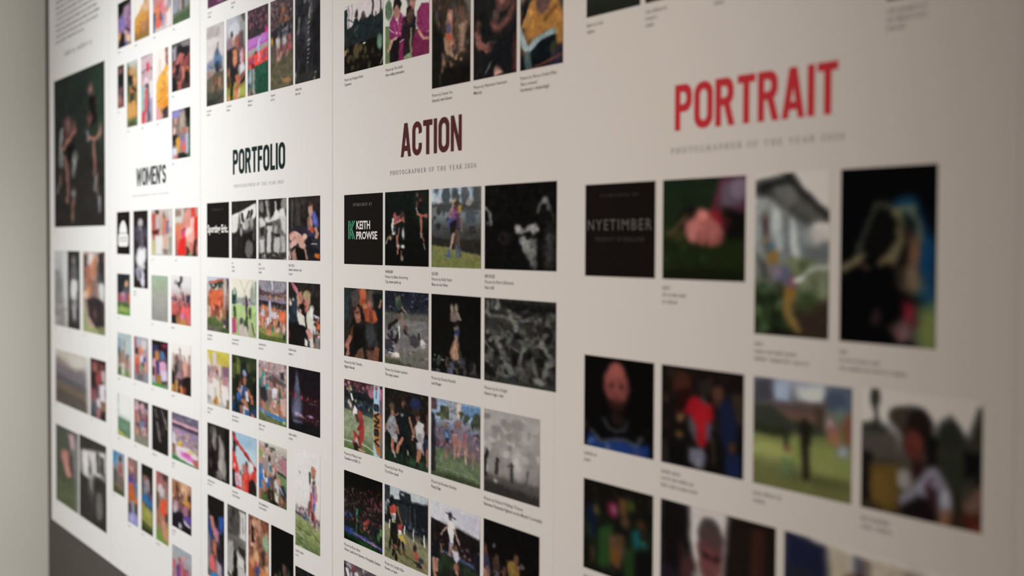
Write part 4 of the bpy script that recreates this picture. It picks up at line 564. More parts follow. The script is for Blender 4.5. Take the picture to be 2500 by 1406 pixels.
('p05', 'P', -3.7644, 2.2058, 0.1837, 0.2626, 0.272, (52, 190), (214, 208, 203), 'tall charcoal photo of a draped cloth with a vertical line of pale marks', ['~11', '~9'],
 'g 2f2e32 2c2b2f 28272a 252426 242322; n 44 0 0 100 100 6 10 35343a 242327 3c3b41 1f1e21 2e2d31; l 6a686a 3 40 4 42 14; p 4a4848 4 60 12 74 14 70 34 58 36; p 454348 5 40 32 62 30 60 60 44 62; l 565456 3 18 30 12 46; l 5d5a5c 2 56 14 66 18 68 28; l 9a9896 1.2 62 22 57 32; l 8d8b8a 1.2 60 26 56 30; l 9a9896 1.2 60 36 54 38; l 8d8b8a 1.2 59 42 55 44; l 8d8b8a 1.2 58 47 54 49; l 9a9896 1.6 58 56 54 57; l a3a19f 1.3 57 60 54 61; l 9a9896 1.3 57 65 54 65.6; l 9a9896 1.3 57 70 54 70.6; l 9a9896 1.3 56 75 53 75.6; l 8a8886 1.3 55 80 53 80.6; l a8a6a4 2 82 92 76 99; l 8a8a90 2.4 1 88 4 96; p 1e1d1f 5 70 30 100 20 100 86 76 86; p 302e2c 4 0 92 60 88 90 94 60 102 0 102'),
('p11', 'P', -4.5419, 1.6603, 0.2211, 0.1810, 0.398, (46, 116), (238, 236, 234), 'black sponsor tile with a single wide line of bold white lettering', [],
 'T'),
('p12', 'P', -4.2917, 1.6603, 0.2254, 0.1810, 0.447, (52, 118), (232, 228, 226), 'black and white photo of raised arms and hands under a bright banner', ['~4', '~6', '~6'],
 'g 2c2826 353130 4a4644 2a2726 262322; p 2a2624 2 0 0 100 -2 100 4 50 14 0 22; p e2deda 2 0 24 50 16 100 5 100 26 90 34 60 40 30 40 20 54 0 56; e 14 40 14 14 d8d4d0; p 6a6664 2 30 20 40 34 36 50 28 44; p c8c4c0 2 44 30 62 36 56 52 44 48; l 353130 4 42 22 50 36; l 2b2726 4 66 30 72 20; l 2b2726 4 78 30 84 18; p 4a4644 3 60 38 76 32 84 40 88 56 62 60; e 62 40 9 10 a8a4a0; e 82 38 8 10 9c9895; p 262221 3 0 60 20 56 36 48 42 64 36 102 0 102; p b4b0ac 2 36 46 44 50 46 62 38 62; p 1f1c1b 4 42 60 62 56 92 50 100 50 100 102 48 102; e 72 84 16 16 5e5a58; p 6a6664 4 60 72 78 70 84 90 66 96; p 2c2928 3 8 66 26 60 22 90 8 96; e 92 60 6 10 4a4644'),
('p13', 'P', -4.0423, 1.6603, 0.2315, 0.1810, 0.479, (59, 124), (225, 220, 216), 'black and white photo of players in pale kit standing arm in arm', ['~4', '~12', '~6'],
 'g 5a5654 4a4644 6a6664 7a7674 6a6664; p 2c2827 3 2 0 28 0 36 20 20 30 4 26; p 24201f 3 40 -1 92 -2 84 26 66 24 44 30; e 12 12 8 10 7c7875; l 9a9693 4 30 4 36 22 40 30; l a5a19e 4 62 6 64 20; e 92 10 9 11 8d8986; p d2cec9 3 22 32 34 28 44 34 60 24 72 22 76 34 60 36 40 38 26 38; e 66 26 10 7 ddd9d4; e 86 26 12 10 d6d2cd; p cac6c1 3 0 32 10 30 28 40 22 46 8 50; p 3a3635 3 26 40 52 40 50 50 30 56; p c4c0bb 3 30 44 50 44 48 64 52 88 42 98 28 96 28 70; p 5c5856 3 56 40 80 38 78 58 56 58; e 64 52 7 8 9e9a97; p c8c4bf 3 78 30 100 30 100 60 82 48; p bab6b2 3 54 66 78 62 76 88 56 88; p 2a2625 2 58 58 80 58 78 63 60 62; p 2f2b2a 3 24 52 32 50 30 90 24 92; p c0bcb8 3 4 68 22 66 20 90 8 96; p 34302f 3 48 56 56 56 54 100 46 100; p b0aca8 3 82 60 96 62 98 88 84 92; p 3a3635 4 0 90 100 88 100 102 0 102; n 20 0 88 100 100 4 3 8a8683 2c2827 b0aca8; p 2f2b2a 3 6 48 22 46 20 60 8 62'),
('p14', 'P', -3.7906, 1.6603, 0.2360, 0.1810, 0.507, (67, 132), (215, 209, 204), 'photo of a seated player in blue beside prone players with bare arms', ['BRONZE', '~22', '~7'],
 'g 2d2623 2a2422 2a2628 2b2a2d 232023; n 26 0 0 100 50 8 10 37302c 221c1a 2d2726 3a3a38; l 5f5e5c 1.4 11 4 12 52; p 3c3634 3 24 8 40 10 38 44 26 46; p 2a2430 4 0 52 60 46 66 60 0 66; e 71 16 7 8 4a3224; p b98a78 2 64 18 76 14 80 26 74 34 68 32; e 68 22 4 6 c09482; p 4a52a0 2 76 26 84 22 94 34 94 48 86 50 78 40; p 5a64b4 2 80 28 88 30 88 44 82 40; e 70 42 8 11 b0837a; p 8f5e50 2 62 36 68 32 72 50 64 54; p c24a34 2 70 50 80 48 80 58 72 58; p 2a3460 2 66 58 84 56 82 64 68 64; l b8806e 5 86 50 92 58 88 64; p b4766a 2.5 0 60 14 54 22 60 12 68 2 68; l c89a88 7 10 66 20 58 30 60; l d0a290 8 8 78 24 70 34 62; p c4907f 2.5 14 70 30 60 46 62 60 62 58 70 34 70; e 54 62 8 5 d8aca0; p c69684 2.5 30 70 48 68 56 76 52 84 36 80; p 1d1d22 2.5 54 68 70 62 86 64 92 76 100 84 100 102 76 102 64 90; p 30303a 3 74 66 90 68 98 82 80 78; l c8c4c8 1.4 74 74 90 74; p c86428 1.6 84 88 98 90 98 97 84 94; p 14120f 2.5 24 78 40 80 56 86 60 102 24 102; p 8f7a78 3 0 68 8 74 6 102 0 102; p a87a6c 3 8 88 22 82 30 102 14 102; l c8b4ac 2 2 86 6 98; l a8746a 3 54 84 60 98'),
('p21', 'P', -4.5419, 1.4149, 0.2211, 0.1808, 0.418, (47, 113), (238, 236, 233), 'photo of players in bright orange walking from a tunnel onto grass', ['~12', '~10'],
 'g b8c0d0 a09c98 a07058 8a6a50 6a7048 5c6a3c; p c2ccd8 3 0 0 70 0 40 8 0 12; p c85848 2 4 9 76 2 78 6 10 13; p 3c4632 2 16 14 70 6 76 10 70 20 20 22; p b0aca4 2 0 14 14 14 24 24 0 40; n 16 8 14 76 26 5 4 c8ccd0 6a7068 dcd8d4 4a5a58; p dc6840 3 8 28 28 24 74 22 76 40 68 64 40 62 20 60 12 44; n 30 10 24 76 62 5 7 e8784c d05a34 f09070 c04c30 e06844 a84a3a; p 3c3a34 2 90 2 98 2 98 100 86 96; p b8a498 2 76 2 88 4 86 50 76 60; e 84 20 4 12 d0c4bc; p c0403a 3 10 50 24 56 34 70 14 68; e 48 60 12 8 5a3c34; p 8a4a3c 3 38 58 66 54 60 74 40 74; p c8a48c 3 0 52 20 56 16 74 0 80; e 64 66 7 10 e0a078; l c88a6c 3.4 46 72 48 86; l d09478 3.4 58 74 58 90; l b4685c 2 84 56 84 74; p 4a4050 3 74 76 88 74 88 92 76 88; e 80 90 5 4 d8c0b4; p 56683a 4 0 78 40 74 72 86 60 92 0 90; p 6a6658 4 0 92 40 88 70 98 70 102 0 102; p 485a34 3 70 92 100 92 100 102 66 102; e 94 36 4 20 c09484'),
('p22', 'P', -4.2917, 1.4149, 0.2254, 0.1808, 0.448, (52, 117), (232, 228, 226), 'photo of players before tall posts with pale sky and a bright green pitch', ['~16', '~14'],
 'g e4dccc e6decc dcd8c4 a9c47c a0be74 98ac70; l b8b4a4 1.2 34 2 52 22; l b8b4a4 1.2 72 2 54 22; l b0aca0 1.4 53 20 53 36; l b4b0a4 1 84 0 92 30; p 6a9a84 2 93 4 100 4 100 44 94 40; p 97988c 3 76 18 86 8 92 34 92 42 78 38; p 3f6a54 3 2 24 14 16 20 24 20 44 0 46; e 12 24 5 5 b8c0a8; p 2a443e 3 2 30 18 30 20 46 0 46; p 9a9c96 3 24 34 60 34 100 36 100 46 20 44; n 20 20 34 100 46 4 3 8a8a90 6a6a74 b0aca8 c8c4bc; p b0d084 2 0 46 100 46 100 56 0 56; p a4c478 5 0 56 100 56 100 102 0 102; e 40 62 20 10 b4d088; l a0a07a .8 50 46 22 74; p 4a2a44 2 56 32 66 32 66 60 58 58; p 6a3a4a 2 58 54 66 54 66 66 60 66; e 61 32 4 3 3a4638; l 3a4434 4 63 66 63 90; p 9aa87c 3 14 80 30 70 36 84 20 96; e 76 56 5 7 3c4638; p 3f4a3a 2 72 58 80 56 80 68 74 68; e 12 54 6 6 3a3c34; l 4a4c3c 4 14 56 14 70; p b84a74 2 2 72 16 66 20 96 4 98; p c83a78 2 4 78 12 74 12 96 4 96; e 40 74 8 7 4a4a4a; p c4b0ac 3 32 82 48 78 52 102 30 102; e 56 78 5 6 4a5440; p c8b8b0 3 50 84 62 82 70 102 52 102; p b0a890 3 72 74 84 72 90 100 74 102; l 55503e 2.4 84 76 94 96; e 86 66 4 4 b4c07c'),
('p23', 'P', -4.0423, 1.4149, 0.2315, 0.1808, 0.471, (58, 125), (225, 220, 217), 'photo of players leaping in an arena with a ribbed dome roof', ['~14', '~9'],
 'g 8a848c 8c8690 7a6c70 7a5c58 8f7058 64703a; p 97919c 3 6 2 94 2 90 16 50 20 10 16; l d8d4e4 1.6 50 0 50 14; l 5a5460 1 30 2 36 14; l 5a5460 1 40 1 44 15; l 5a5460 1 60 1 57 15; l 5a5460 1 70 2 64 14; l 6a6470 1 80 4 72 14; l 6a6470 1 20 4 28 14; p 4a3c3e 3 0 10 10 16 50 22 90 18 100 12 100 26 0 26; n 40 0 18 100 32 5 3 8d6660 6a5054 5a4448 a07a70 4a3a40; e 44 28 4 5 b87858; e 64 30 3 6 c08a5c; p 8a7a98 1.6 0 30 50 33 100 33 100 36 50 36 0 33; p 2d282c 3 0 34 100 37 100 46 0 44; n 30 0 38 100 52 5 4 6a4a44 3a3438 8a6058 4c4048; p b86a48 4 12 42 100 48 100 70 0 70; n 60 0 46 100 86 5 5 c88a6c a85c44 e0b8a0 8a5444 5a4640 d8d0d4 c0806a; e 18 46 5 5 d88058; p b0b8d0 2 12 48 20 48 22 60 14 62; p c0c4cc 2 40 34 44 34 48 68 40 70; l b8bcd4 3 42 36 44 60; p c8c8d8 2 54 52 66 50 66 62 56 64; p e0643c 3 78 54 92 48 98 62 94 70 84 66; e 88 58 8 6 ee6c44; e 74 70 4 5 3c342e; p d8d4dc 2 30 64 38 60 40 72 32 74; p a8a8b4 2 22 70 30 70 30 84 24 84; l d0866a 4 12 62 16 78; l c87a5c 4 20 78 36 88; l d08a6c 4 58 68 62 84; p 2f7a54 2 48 78 56 76 56 90 50 88; p 8a8c4a 3 0 80 14 80 100 88 100 92 0 92; p 5a6a32 2 0 88 40 92 100 94 100 102 0 102; p 4a5a2c 3 0 95 60 98 100 100 0 102; e 38 86 9 5 c87e60; p 2d3a2a 2 90 80 100 78 98 96 90 96; e 92 78 6 8 d0a898'),
('p24', 'P', -3.7906, 1.4149, 0.2360, 0.1808, 0.505, (67, 133), (215, 209, 204), 'photo of a person in white shirt speaking into a microphone beside a black suit', ['~14', '~9'],
 'g 26221f 241f1d 221e1d 1e1b1a; n 20 50 4 100 40 6 8 2c2624 1e1a19 342d2b; p c27a8a 2 8 0 14 0 30 10 28 16 20 14; l d8304a 1 10 1 26 13; p d89aa4 2 26 10 32 14 30 20 26 16; e 38 10 9 9 2c2421; p b57a68 2 29 16 44 14 48 24 44 32 34 34 28 26; l a86a5a 2 38 22 46 32; p c08a76 2 29 22 36 20 36 36 32 40 28 38; e 40 24 3 2 8a5248; e 60 20 12 8 8f7c5a; p a08a64 2 50 18 56 14 70 18 72 30 66 36 60 26 52 24; p b9786a 2 50 24 62 24 66 34 62 44 54 46 50 38; e 52 30 3 3 8a4a40; p 8a4438 2 50 36 58 36 56 46 52 46; p 1a1716 2 38 36 46 30 52 36 54 46 50 52 40 50; p c89684 2 36 40 44 42 44 50 38 50; p 222a34 3 2 26 26 22 32 40 34 66 48 70 54 90 54 102 0 102; p 2d3846 4 14 28 28 26 28 48 16 52; e 6 32 5 6 a8806c; p d8b8a8 2 4 30 10 32 8 38 4 36; e 16 27 2 2 e8e4e0; p 191514 3 0 66 36 62 54 74 54 102 0 102; p 151211 3 30 66 56 68 60 80 40 76; p cfc8bc 2 30 40 36 46 44 50 56 52 62 44 72 34 80 44 82 66 78 82 82 98 76 102 66 98 64 72 50 68 34 66 28 52; p bab2a6 2 48 54 60 52 62 66 52 66; p e0dace 2 70 36 80 40 78 54 70 52; l dcd6cc 1.4 76 34 80 40; l 16130f 2.6 53 50 56 64 58 70; p c08078 2 54 74 66 70 76 78 74 86 68 88 58 80; l 9a5a54 1 60 76 72 82; l e0b4aa 1 58 74 72 84; p d8d2c8 2 54 86 64 90 64 100 54 98; p 26222a 2 64 90 68 90 68 100 64 100; p 3a3334 3 82 50 100 50 100 102 84 102; p b8bcc8 1.6 80 48 98 50 98 54 82 52; n 26 82 54 100 84 4 3 8a6a5c b8a090 c85c44 d8d4dc 4a4040 5a5058; e 97 66 4 4 e86a3a; p 7a7674 2 86 84 100 84 100 102 86 102; l c86a3c 1.6 82 92 84 102; l d8d8e0 2 82 66 84 78; e 2 84 2 5 a82a3c; e 1 56 1 4 b8c4c8'),
('p31', 'P', -4.5419, 1.1685, 0.2211, 0.1826, 0.409, (47, 114), (238, 236, 233), 'photo of players in white celebrating below a yellow banner', ['~14', '~8'],
 'g d0c24e c8ba50 b09a90 c4b8b0 c8c2b8 c0b8ac; p e0d8d4 3 0 4 8 14 18 28 20 34 0 30; e 80 14 24 12 d6c84c; p cab848 4 40 6 100 4 100 26 50 28; e 34 14 8 14 d4bcc8; p d8c8cc 3 26 4 40 4 48 28 30 32; p a89098 4 4 30 30 28 60 30 60 46 8 48; n 20 0 28 100 60 6 6 9a7a90 b08a84 8a6a7c c8a49c d8b8b0; p 846478 4 70 26 100 24 100 44 72 46; e 40 34 7 8 c88a78; e 46 38 3 4 6a3c34; p dcd0c8 3 52 22 64 26 60 46 54 46; p e4dcd8 3 4 54 30 50 60 56 62 92 20 90 4 84; p e8e2de 3 64 60 90 56 98 80 90 100 70 90; p c0848a 3 72 46 96 44 94 60 74 60; l c8a470 2 58 46 60 82; p d0c4ac 3 30 68 42 66 44 90 32 88; e 42 90 10 7 c08a3c; e 36 92 5 4 a86a20; p 7d6e5a 3 88 84 100 84 100 102 86 102; p 97a0a4 4 0 82 20 86 10 92 0 90; p c89a98 4 8 40 20 38 22 60 10 62'),
('p32', 'P', -4.2917, 1.1685, 0.2254, 0.1826, 0.434, (51, 119), (232, 228, 226), 'photo of a player in blue with pale cap tackling a ball carrier before dark trees', ['~14', '~14'],
 'g 323a22 2f3822 232a1e 22281f 26302c 2c3a4a; n 30 0 0 100 50 10 9 3c4628 1f261a 2a3320 485430 1b2118; p 6a7034 4 18 2 34 6 36 30 20 34; p 5a6430 5 4 14 16 16 12 40 2 40; e 56 26 20 18 1e2520; e 70 18 9 10 4a5034; e 52 29 7 6 7a86b4; p 8a94bc 2 44 26 54 22 60 30 56 36; e 53 40 6 8 9a5848; p a8644f 2 46 36 60 36 58 48 52 52; e 36 42 8 7 3a2c22; e 34 50 6 6 7a4434; p 3a4e7a 2 32 54 46 50 60 50 72 56 66 66 48 68 34 64; p c0bcc8 2 40 50 44 50 40 70 36 62; p d8d0d4 2 56 60 68 58 70 76 58 76; l b8705c 5 30 58 36 74 50 80; p b4705a 2.5 48 68 64 78 72 94 64 96 52 84; l a8604c 4.6 68 56 80 72; p 1f4a94 2 20 66 32 62 42 72 34 80 22 78; e 26 70 6 5 3a6ac0; p 1a2224 3 0 74 20 78 30 100 0 96; p 1e3a68 3 0 80 12 82 14 96 2 96; p c8c4c8 2 48 84 66 88 70 102 46 100; p 3a5a9a 2.5 54 90 70 92 70 102 52 102; p b06a50 2.5 36 86 46 84 46 98 38 100; l b8684c 4.2 82 66 84 78; l c47454 4.6 82 88 86 102; p 24406a 3 72 88 100 84 100 96 76 94; p 10161a 3 92 40 100 36 100 70 92 68; e 8 76 3 4 8a7468; p 2a2c28 3 72 70 78 70 80 92 74 92'),
('p33', 'P', -4.0423, 1.1685, 0.2315, 0.1826, 0.465, (58, 125), (225, 220, 217), 'photo of a runner in white between two in green before a pink crowd', ['~12', '~10'],
 'g b09a98 9a8488 8a7070 84706c 807a5c 667048; n 80 0 0 100 50 7 4 c0a4a0 9a7a80 b88a84 7a6468 d8c4c0 6a5458 a87068; p 5a5458 4 34 22 60 22 96 30 94 36 40 32; p 3a343a 3 76 14 90 12 92 26 80 24; p 2f8a78 2.5 10 22 20 16 24 30 14 32; p 3a6a6a 3 0 30 14 30 10 46 0 46; p 2e2d30 3 4 44 28 42 34 62 20 70 6 66; p 3a8a90 2.5 22 34 36 40 34 48 26 46; l b8a0a0 3 24 26 22 38; l a87a6c 3 38 34 44 46; e 58 32 6 8 6a4038; e 60 38 5 6 7a4a40; p dad6dc 2 48 44 58 40 72 44 72 58 52 60; p c8c4cc 2 52 50 70 50 68 60 54 60; l 9a6a5c 3 72 44 70 56; e 64 60 6 3 9a5c48; p bac0c0 2 52 62 66 60 66 74 54 74; l c08474 6 52 66 46 78 54 82; l b47c6c 5.4 66 68 70 82; l c49884 4 62 84 58 92; l d0b8a8 3 54 88 48 100; l d8c8b8 3 68 84 72 92; p 24584c 2.5 74 40 84 34 82 64 74 66; l c07c5c 4 80 36 86 50; l b0643c 4 80 66 78 80; l b47058 3 84 74 88 86; e 16 76 8 10 b87868; e 8 72 6 8 8a5c54; p 3d78b8 2 0 78 30 84 60 86 100 88 100 96 60 92 30 88 0 84; p 8a7a9a 2 10 80 24 82 20 88 12 86; p c8a098 2.5 78 56 100 54 100 84 84 82; p 5c6244 2 0 86 40 90 100 97 100 102 0 102; p 6a7048 3 30 92 60 94 90 102 30 102; e 92 94 6 2.6 b8c060; l a8a890 1.4 14 84 24 92'),
('p34', 'P', -3.7906, 1.1685, 0.2360, 0.1826, 0.496, (65, 132), (215, 209, 204), 'near black photo of a bluish floodlight beam above small red lights', ['~15', '~8'],
 'g 191519 1a151a 1f151a 1d161b 171416 121312; p 343038 3 24 4 30 4 48 88 14 88; p 4d4a5a 3 26 6 29 6 44 86 18 86; p 5c6078 4 25 14 30 14 36 36 20 36; e 28 60 12 20 5a5a70 0 10; e 26 74 10 14 62647c 0 8; p 2a161c 6 50 44 100 40 100 84 50 84; e 22 43 3 2.6 d84a52; e 43 45 2.4 2.4 d04a54; e 63 46 2 2 c84a58; e 85 45 2 1.6 b8505c; n 12 40 44 96 50 1.4 1 7a2a32 a83a44; n 10 0 42 30 48 2 1.4 5a2228 8a3038; n 16 0 70 100 80 2 1 8a2a3a c04a5a 6a2028 b86a80; e 28 73 7 2.4 a890b0; e 40 74 4 2 b880a0; e 72 72 8 2 9a80a0; n 8 20 74 95 80 1.6 1.4 c8c0a0 9aa890 d8d0c8; l 6a6460 1 66 52 90 52; p 161618 4 0 88 100 86 100 102 0 102; e 52 80 40 2.4 2a1c22 0 4'),
('p41', 'P', -4.5419, 0.9231, 0.2211, 0.1794, 0.415, (46, 111), (238, 236, 233), 'dark photo of pale blurred drapery or limbs in low light', ['~16', '~10'],
 'g 2c2826 282422 24201f 211d1c; e 22 14 14 10 4d4844; e 34 26 10 22 6e6865; p 86807c 4 28 16 40 14 44 40 34 46; e 28 32 5 8 958f8a; p 8a8480 4 50 22 58 16 76 44 88 74 84 96 60 92 46 70 50 50; e 66 50 10 20 a59f99 0 6; e 62 72 10 14 b0aaa4; e 74 80 8 12 9a948e; p 27231f 4 40 24 52 26 50 60 40 80; p 1e1a19 4 8 50 36 48 40 84 8 90; e 14 74 8 10 3d3837; e 12 36 6 16 3d3936; p 1f1b19 3 78 4 100 2 100 80 90 60 80 30; p 7d7773 4 46 84 60 84 62 98 46 94; n 12 40 80 86 98 5 4 8d8783 6a6461; p 23201d 3 86 70 100 60 100 102 86 100'),
('p42', 'P', -4.2917, 0.9231, 0.2254, 0.1794, 0.446, (51, 116), (232, 228, 225), 'photo of supporters in red under a blue sky with a long red flagpole', ['~14', '~17'],
 'g a4c0d4 b0c8d8 b8ced8 c2d0d8 c8c8cc c0b0b0; e 60 14 30 10 98bad2 0 8; e 70 36 20 12 b8d0dc; p 3a2c2a 2 2 0 14 2 18 12 6 14; l c43634 6 4 6 24 20; l c8423c 5 20 16 60 36; l 9a2c2c 5 56 32 100 56; l d04a44 1.6 24 16 96 50; p 2a1e20 3 4 14 16 18 12 40 2 36; l 3a2424 1.6 8 16 22 24; p d83c34 2.5 0 32 10 36 20 50 30 66 26 76 12 68 0 60; p e04038 2.5 0 56 26 60 28 76 8 74; e 10 60 6 5 e89a9a; p 2b2326 2.5 0 66 14 70 18 102 0 102; p c0a0b8 2.5 12 72 30 72 32 94 16 94; e 22 82 7 8 e0c8d0; l c0303c 1.6 20 78 24 88; p 8a5a50 2 46 56 54 54 56 66 48 68; e 50 58 5 6 a8706a; e 62 52 5 6 4a2a2a; p c0483c 2 58 52 68 52 66 66 58 66; p e03e34 2.5 40 72 56 66 70 64 80 74 74 94 70 102 42 102; e 58 72 8 6 e85a4c; l c87a68 3 50 82 50 98; e 46 62 5 7 c08a80; p e2e2de 3 74 42 90 48 84 62 76 60; p e0423a 2.5 74 70 86 58 100 54 100 76 84 76; p 2a2020 2.5 70 80 84 72 92 76 96 78 100 102 68 102; p c83a36 2 18 94 40 96 36 102 14 102; e 36 70 4 4 4a5a50'),
('p43', 'P', -4.0423, 0.9231, 0.2315, 0.1794, 0.479, (58, 122), (225, 220, 216), 'photo of a ball carrier charging through players in blue before a sunny crowd', ['~16', '~14'],
 'g c8c0b4 a89a90 9a8480 947c70 6f6a54 5a5a40; p 8aa050 3 2 10 14 12 14 28 0 32; p c48a88 3 0 2 20 8 30 16 6 14; p 505a44 2.5 40 6 60 4 62 14 44 14; p 4a4644 2 22 2 34 2 34 8 24 10; n 60 16 10 100 44 5 3 b09088 8a6c70 c4a09c 6e5a60 a88078 d8c8c4 98787c; p b07480 4 76 20 100 20 100 44 80 40; p 2a3230 2 66 42 100 46 100 50 68 46; p 6f8a58 2 66 46 100 50 100 70 72 60; e 40 26 5 5 3a302c; p a8acb4 2 34 34 44 30 50 42 46 50 36 48; p 4d6a72 2 38 38 48 36 50 46 40 48; e 56 42 8 7 b4604c; p cac0c4 2 50 40 58 38 56 50 50 52; e 6 32 6 7 c88c74; p 4a70b0 2.5 0 40 14 38 12 52 0 56; p 2a6ab4 2.5 0 56 16 54 20 80 6 84 0 80; p d8d8e0 2 14 46 22 50 24 66 16 60; l b87860 4 14 68 20 80; e 26 56 6 6 6a4838; p 3a5aa0 2.5 30 60 42 56 42 72 28 76; p d0ccd4 2 22 62 32 58 34 68 24 68; e 32 52 6 6 c89474; p 5c4a40 3 40 56 54 54 60 72 50 78; e 60 54 4 5 4a342a; p c4c8d0 2.5 56 60 66 56 74 72 70 92 60 84; e 72 60 6 7 c48c70; p 2e3a4c 2.5 78 66 92 62 100 76 96 90 82 84; l c8c4cc 1.6 78 68 90 78; l d8c8c0 5 64 76 66 90 74 98; p 34281f 3 30 78 54 76 60 100 32 94; l b06c50 5 6 82 4 96; l b8785c 4 24 78 22 92; p 4e6a38 3 10 90 30 88 30 98 12 98; l b4684c 4.4 84 84 88 96; p 1f1c18 3 40 90 74 96 70 102 40 102; n 20 20 74 100 100 5 4 4a3c30 2a2620 6a4c3c 3f5a34 8a5c48'),
('p44', 'P', -3.7644, 0.8860, 0.1837, 0.2811, 0.256, (52, 190), (214, 208, 203), 'tall photo of players leaping into white sky above a crowd and green pitch', ['~14', '~6'],
 'z 1 .5 .3; g d9d3ce d9d3ce d8d2cc d2cac2 8f8f60 7d8450; l 6a6a70 1 16 23 20 24; l 3a4638 2 60 20 62 32; l b47a60 3 72 24 74 14; l a87058 2 76 24 80 16; l a86c54 2 70 22 70 16; e 77 30 4 3 2d2624; p c8c0cc 1.4 60 34 70 30 72 40 64 42; p c83a3c 1.4 62 40 70 40 70 54 62 54; e 66 34 4 2.4 e0a8a0; p 4d5a90 1.4 70 34 80 32 82 50 74 52; l b88070 2.4 82 32 88 46; p c86a9a 1.2 76 44 84 42 84 52 78 52; p 4a5888 1.4 74 50 82 50 78 62 72 60; l a86454 3 66 54 62 64; l 6a4a4c 2.4 60 50 54 64; p 9a3840 2 60 54 70 52 64 62 58 62; l b85c54 3 74 60 80 72; l c0443f 2 76 64 80 74; l 3a2a2a 2.4 68 60 72 70; p b4a8a0 3 0 60 40 64 100 76 100 80 0 66; n 40 0 59 50 67 3 1.6 5a3a44 8a6070 b09aa0 3c2c34 c8b8b8; n 40 40 66 100 76 3 1.6 54484e 7a5c64 3a3040 a08484 586070 b8a8a0; e 42 68 8 3 5a6490; p 4a4448 1 0 64.5 40 68 40 70 0 67.5; e 64 62 3 3 c8a09c; p 87905a 1 0 68 40 71 100 77 100 102 0 102; p 7a8450 3 0 74 100 84 100 92 0 84; l 4a5238 .8 0 80 100 86; l 4a5238 .8 70 80 100 87; l b8bc94 .8 0 82 40 90; p 627244 3 0 88 100 92 100 102 0 102; n 20 0 70 100 100 12 1.6 949a64 7d8650 6c7848'),
('p51', 'P', -4.5687, 0.6317, 0.1675, 0.2735, 0.212, (34, 162), (239, 236, 234), 'tall photo of people in blue jackets reaching down to a pink ball', [],
 'g 2a2625 262223 3a3a58 4a3a44 6a5a60 7a6068; p 1f1b1a 3 0 0 100 0 90 20 84 30 60 34 20 20; p 8a8494 3 0 16 8 18 6 30 0 30; p 2a4a94 3 2 26 20 24 30 46 24 56 8 50; p 3052a8 3 66 22 100 18 100 40 84 42 72 34; l c07a60 5 26 26 38 40; p b8808e 3 34 40 56 36 74 42 70 52 50 54; e 48 42 10 4 d85aa0; e 42 44 5 3 d89a5a; p 221e20 3 76 44 100 36 100 80 72 74; p b46450 3 26 54 40 52 64 64 58 74 40 68 28 66; e 44 62 8 7 c87860; p 9a9096 4 0 44 14 52 16 90 0 88; p 2a2428 3 56 60 84 60 90 82 66 80; p e06a6a 3 14 74 30 70 50 84 50 94 30 92 14 88; e 30 80 14 8 ee6464; p b8a0a8 4 56 76 90 80 90 102 60 102; p 2a8ad0 2 18 94 66 92 66 104 20 104; p 20264a 3 88 70 100 66 100 102 90 102'),
('p52', 'P', -4.3630, 0.6317, 0.1761, 0.2735, 0.231, (39, 169), (234, 230, 228), 'tall grey photo of a person standing beside a screen in a bright room', [],
 'g 6a6664 56524f 8a8683 b8b3af c2beba aaa6a2; p 4a4644 3 0 0 62 0 62 36 30 36 0 34; n 14 0 4 62 36 8 6 5a5654 3c3836 6a6664 504c4a; e 34 6 8 4 2a2625; p d4cfcb 2 66 2 100 2 100 34 68 34; l 9a9693 2 82 8 84 26; p 6a6664 3 0 34 60 32 96 40 90 52 60 50 0 46; p a9a5a1 3 0 44 30 42 36 66 26 78 0 80; p 2e2b29 2 60 44 96 44 96 56 64 50; p d8d3cf 1.5 58 54 92 58 92 68 58 64; l 3a3735 1.6 92 50 94 70; e 40 44 8 8 5c5855; p 1f1c1a 2 32 54 44 48 54 56 54 72 58 88 24 80 36 70; p 1c1917 2 26 80 60 86 62 92 26 84; p c4c0bc 3 60 68 100 74 100 86 62 80; p 3a3735 2 0 80 60 88 100 94 100 97 40 92 0 84; p b8b4b0 3 0 84 50 92 100 97 100 102 0 102'),
('p53', 'P', -4.1631, 0.6446, 0.1775, 0.2478, 0.263, (42, 162), (229, 224, 221), 'tall photo of a tangled crush of bare shoulders and orange tops', [],
 'g 7a4a38 8a5a44 9a6650 a8704f 8a5a44 4a3430; e 30 10 8 14 c89880; e 10 14 8 18 b88878; e 56 10 8 12 c4907c; l 2a1f1c 4 20 4 22 40; p b86a50 4 66 10 80 8 76 26 66 26; n 60 0 0 100 80 9 6 c08a70 8a5440 b4735a 5c3a30 d8a88c a05c40 6a4436; e 84 26 14 10 86a888; p 94b08c 3 76 24 94 22 94 38 84 36; e 40 50 14 8 d8a878; p 3c2c28 4 64 40 80 36 84 56 70 58; e 20 58 12 8 d89060; p e4c8a8 4 84 56 100 54 96 74 86 74; p 4a4a80 3 34 62 54 58 56 76 36 78; e 38 58 6 4 c85048; p c87a4c 3 50 74 84 56 90 66 60 96 46 96; l d88a5c 5 54 90 90 64; p 1f1a1a 3 60 92 100 76 100 102 60 102; p 5a6a94 3 24 82 44 84 44 102 26 102; p b85c34 4 0 60 20 64 18 82 0 80; p 2a2624 3 0 80 16 84 22 102 0 102; p a8a484 4 2 84 20 86 16 102 0 102'),
('p54', 'P', -3.9632, 0.6475, 0.1795, 0.2420, 0.282, (46, 164), (222, 217, 213), 'tall near black photo of small lit faces in the lower half', [],
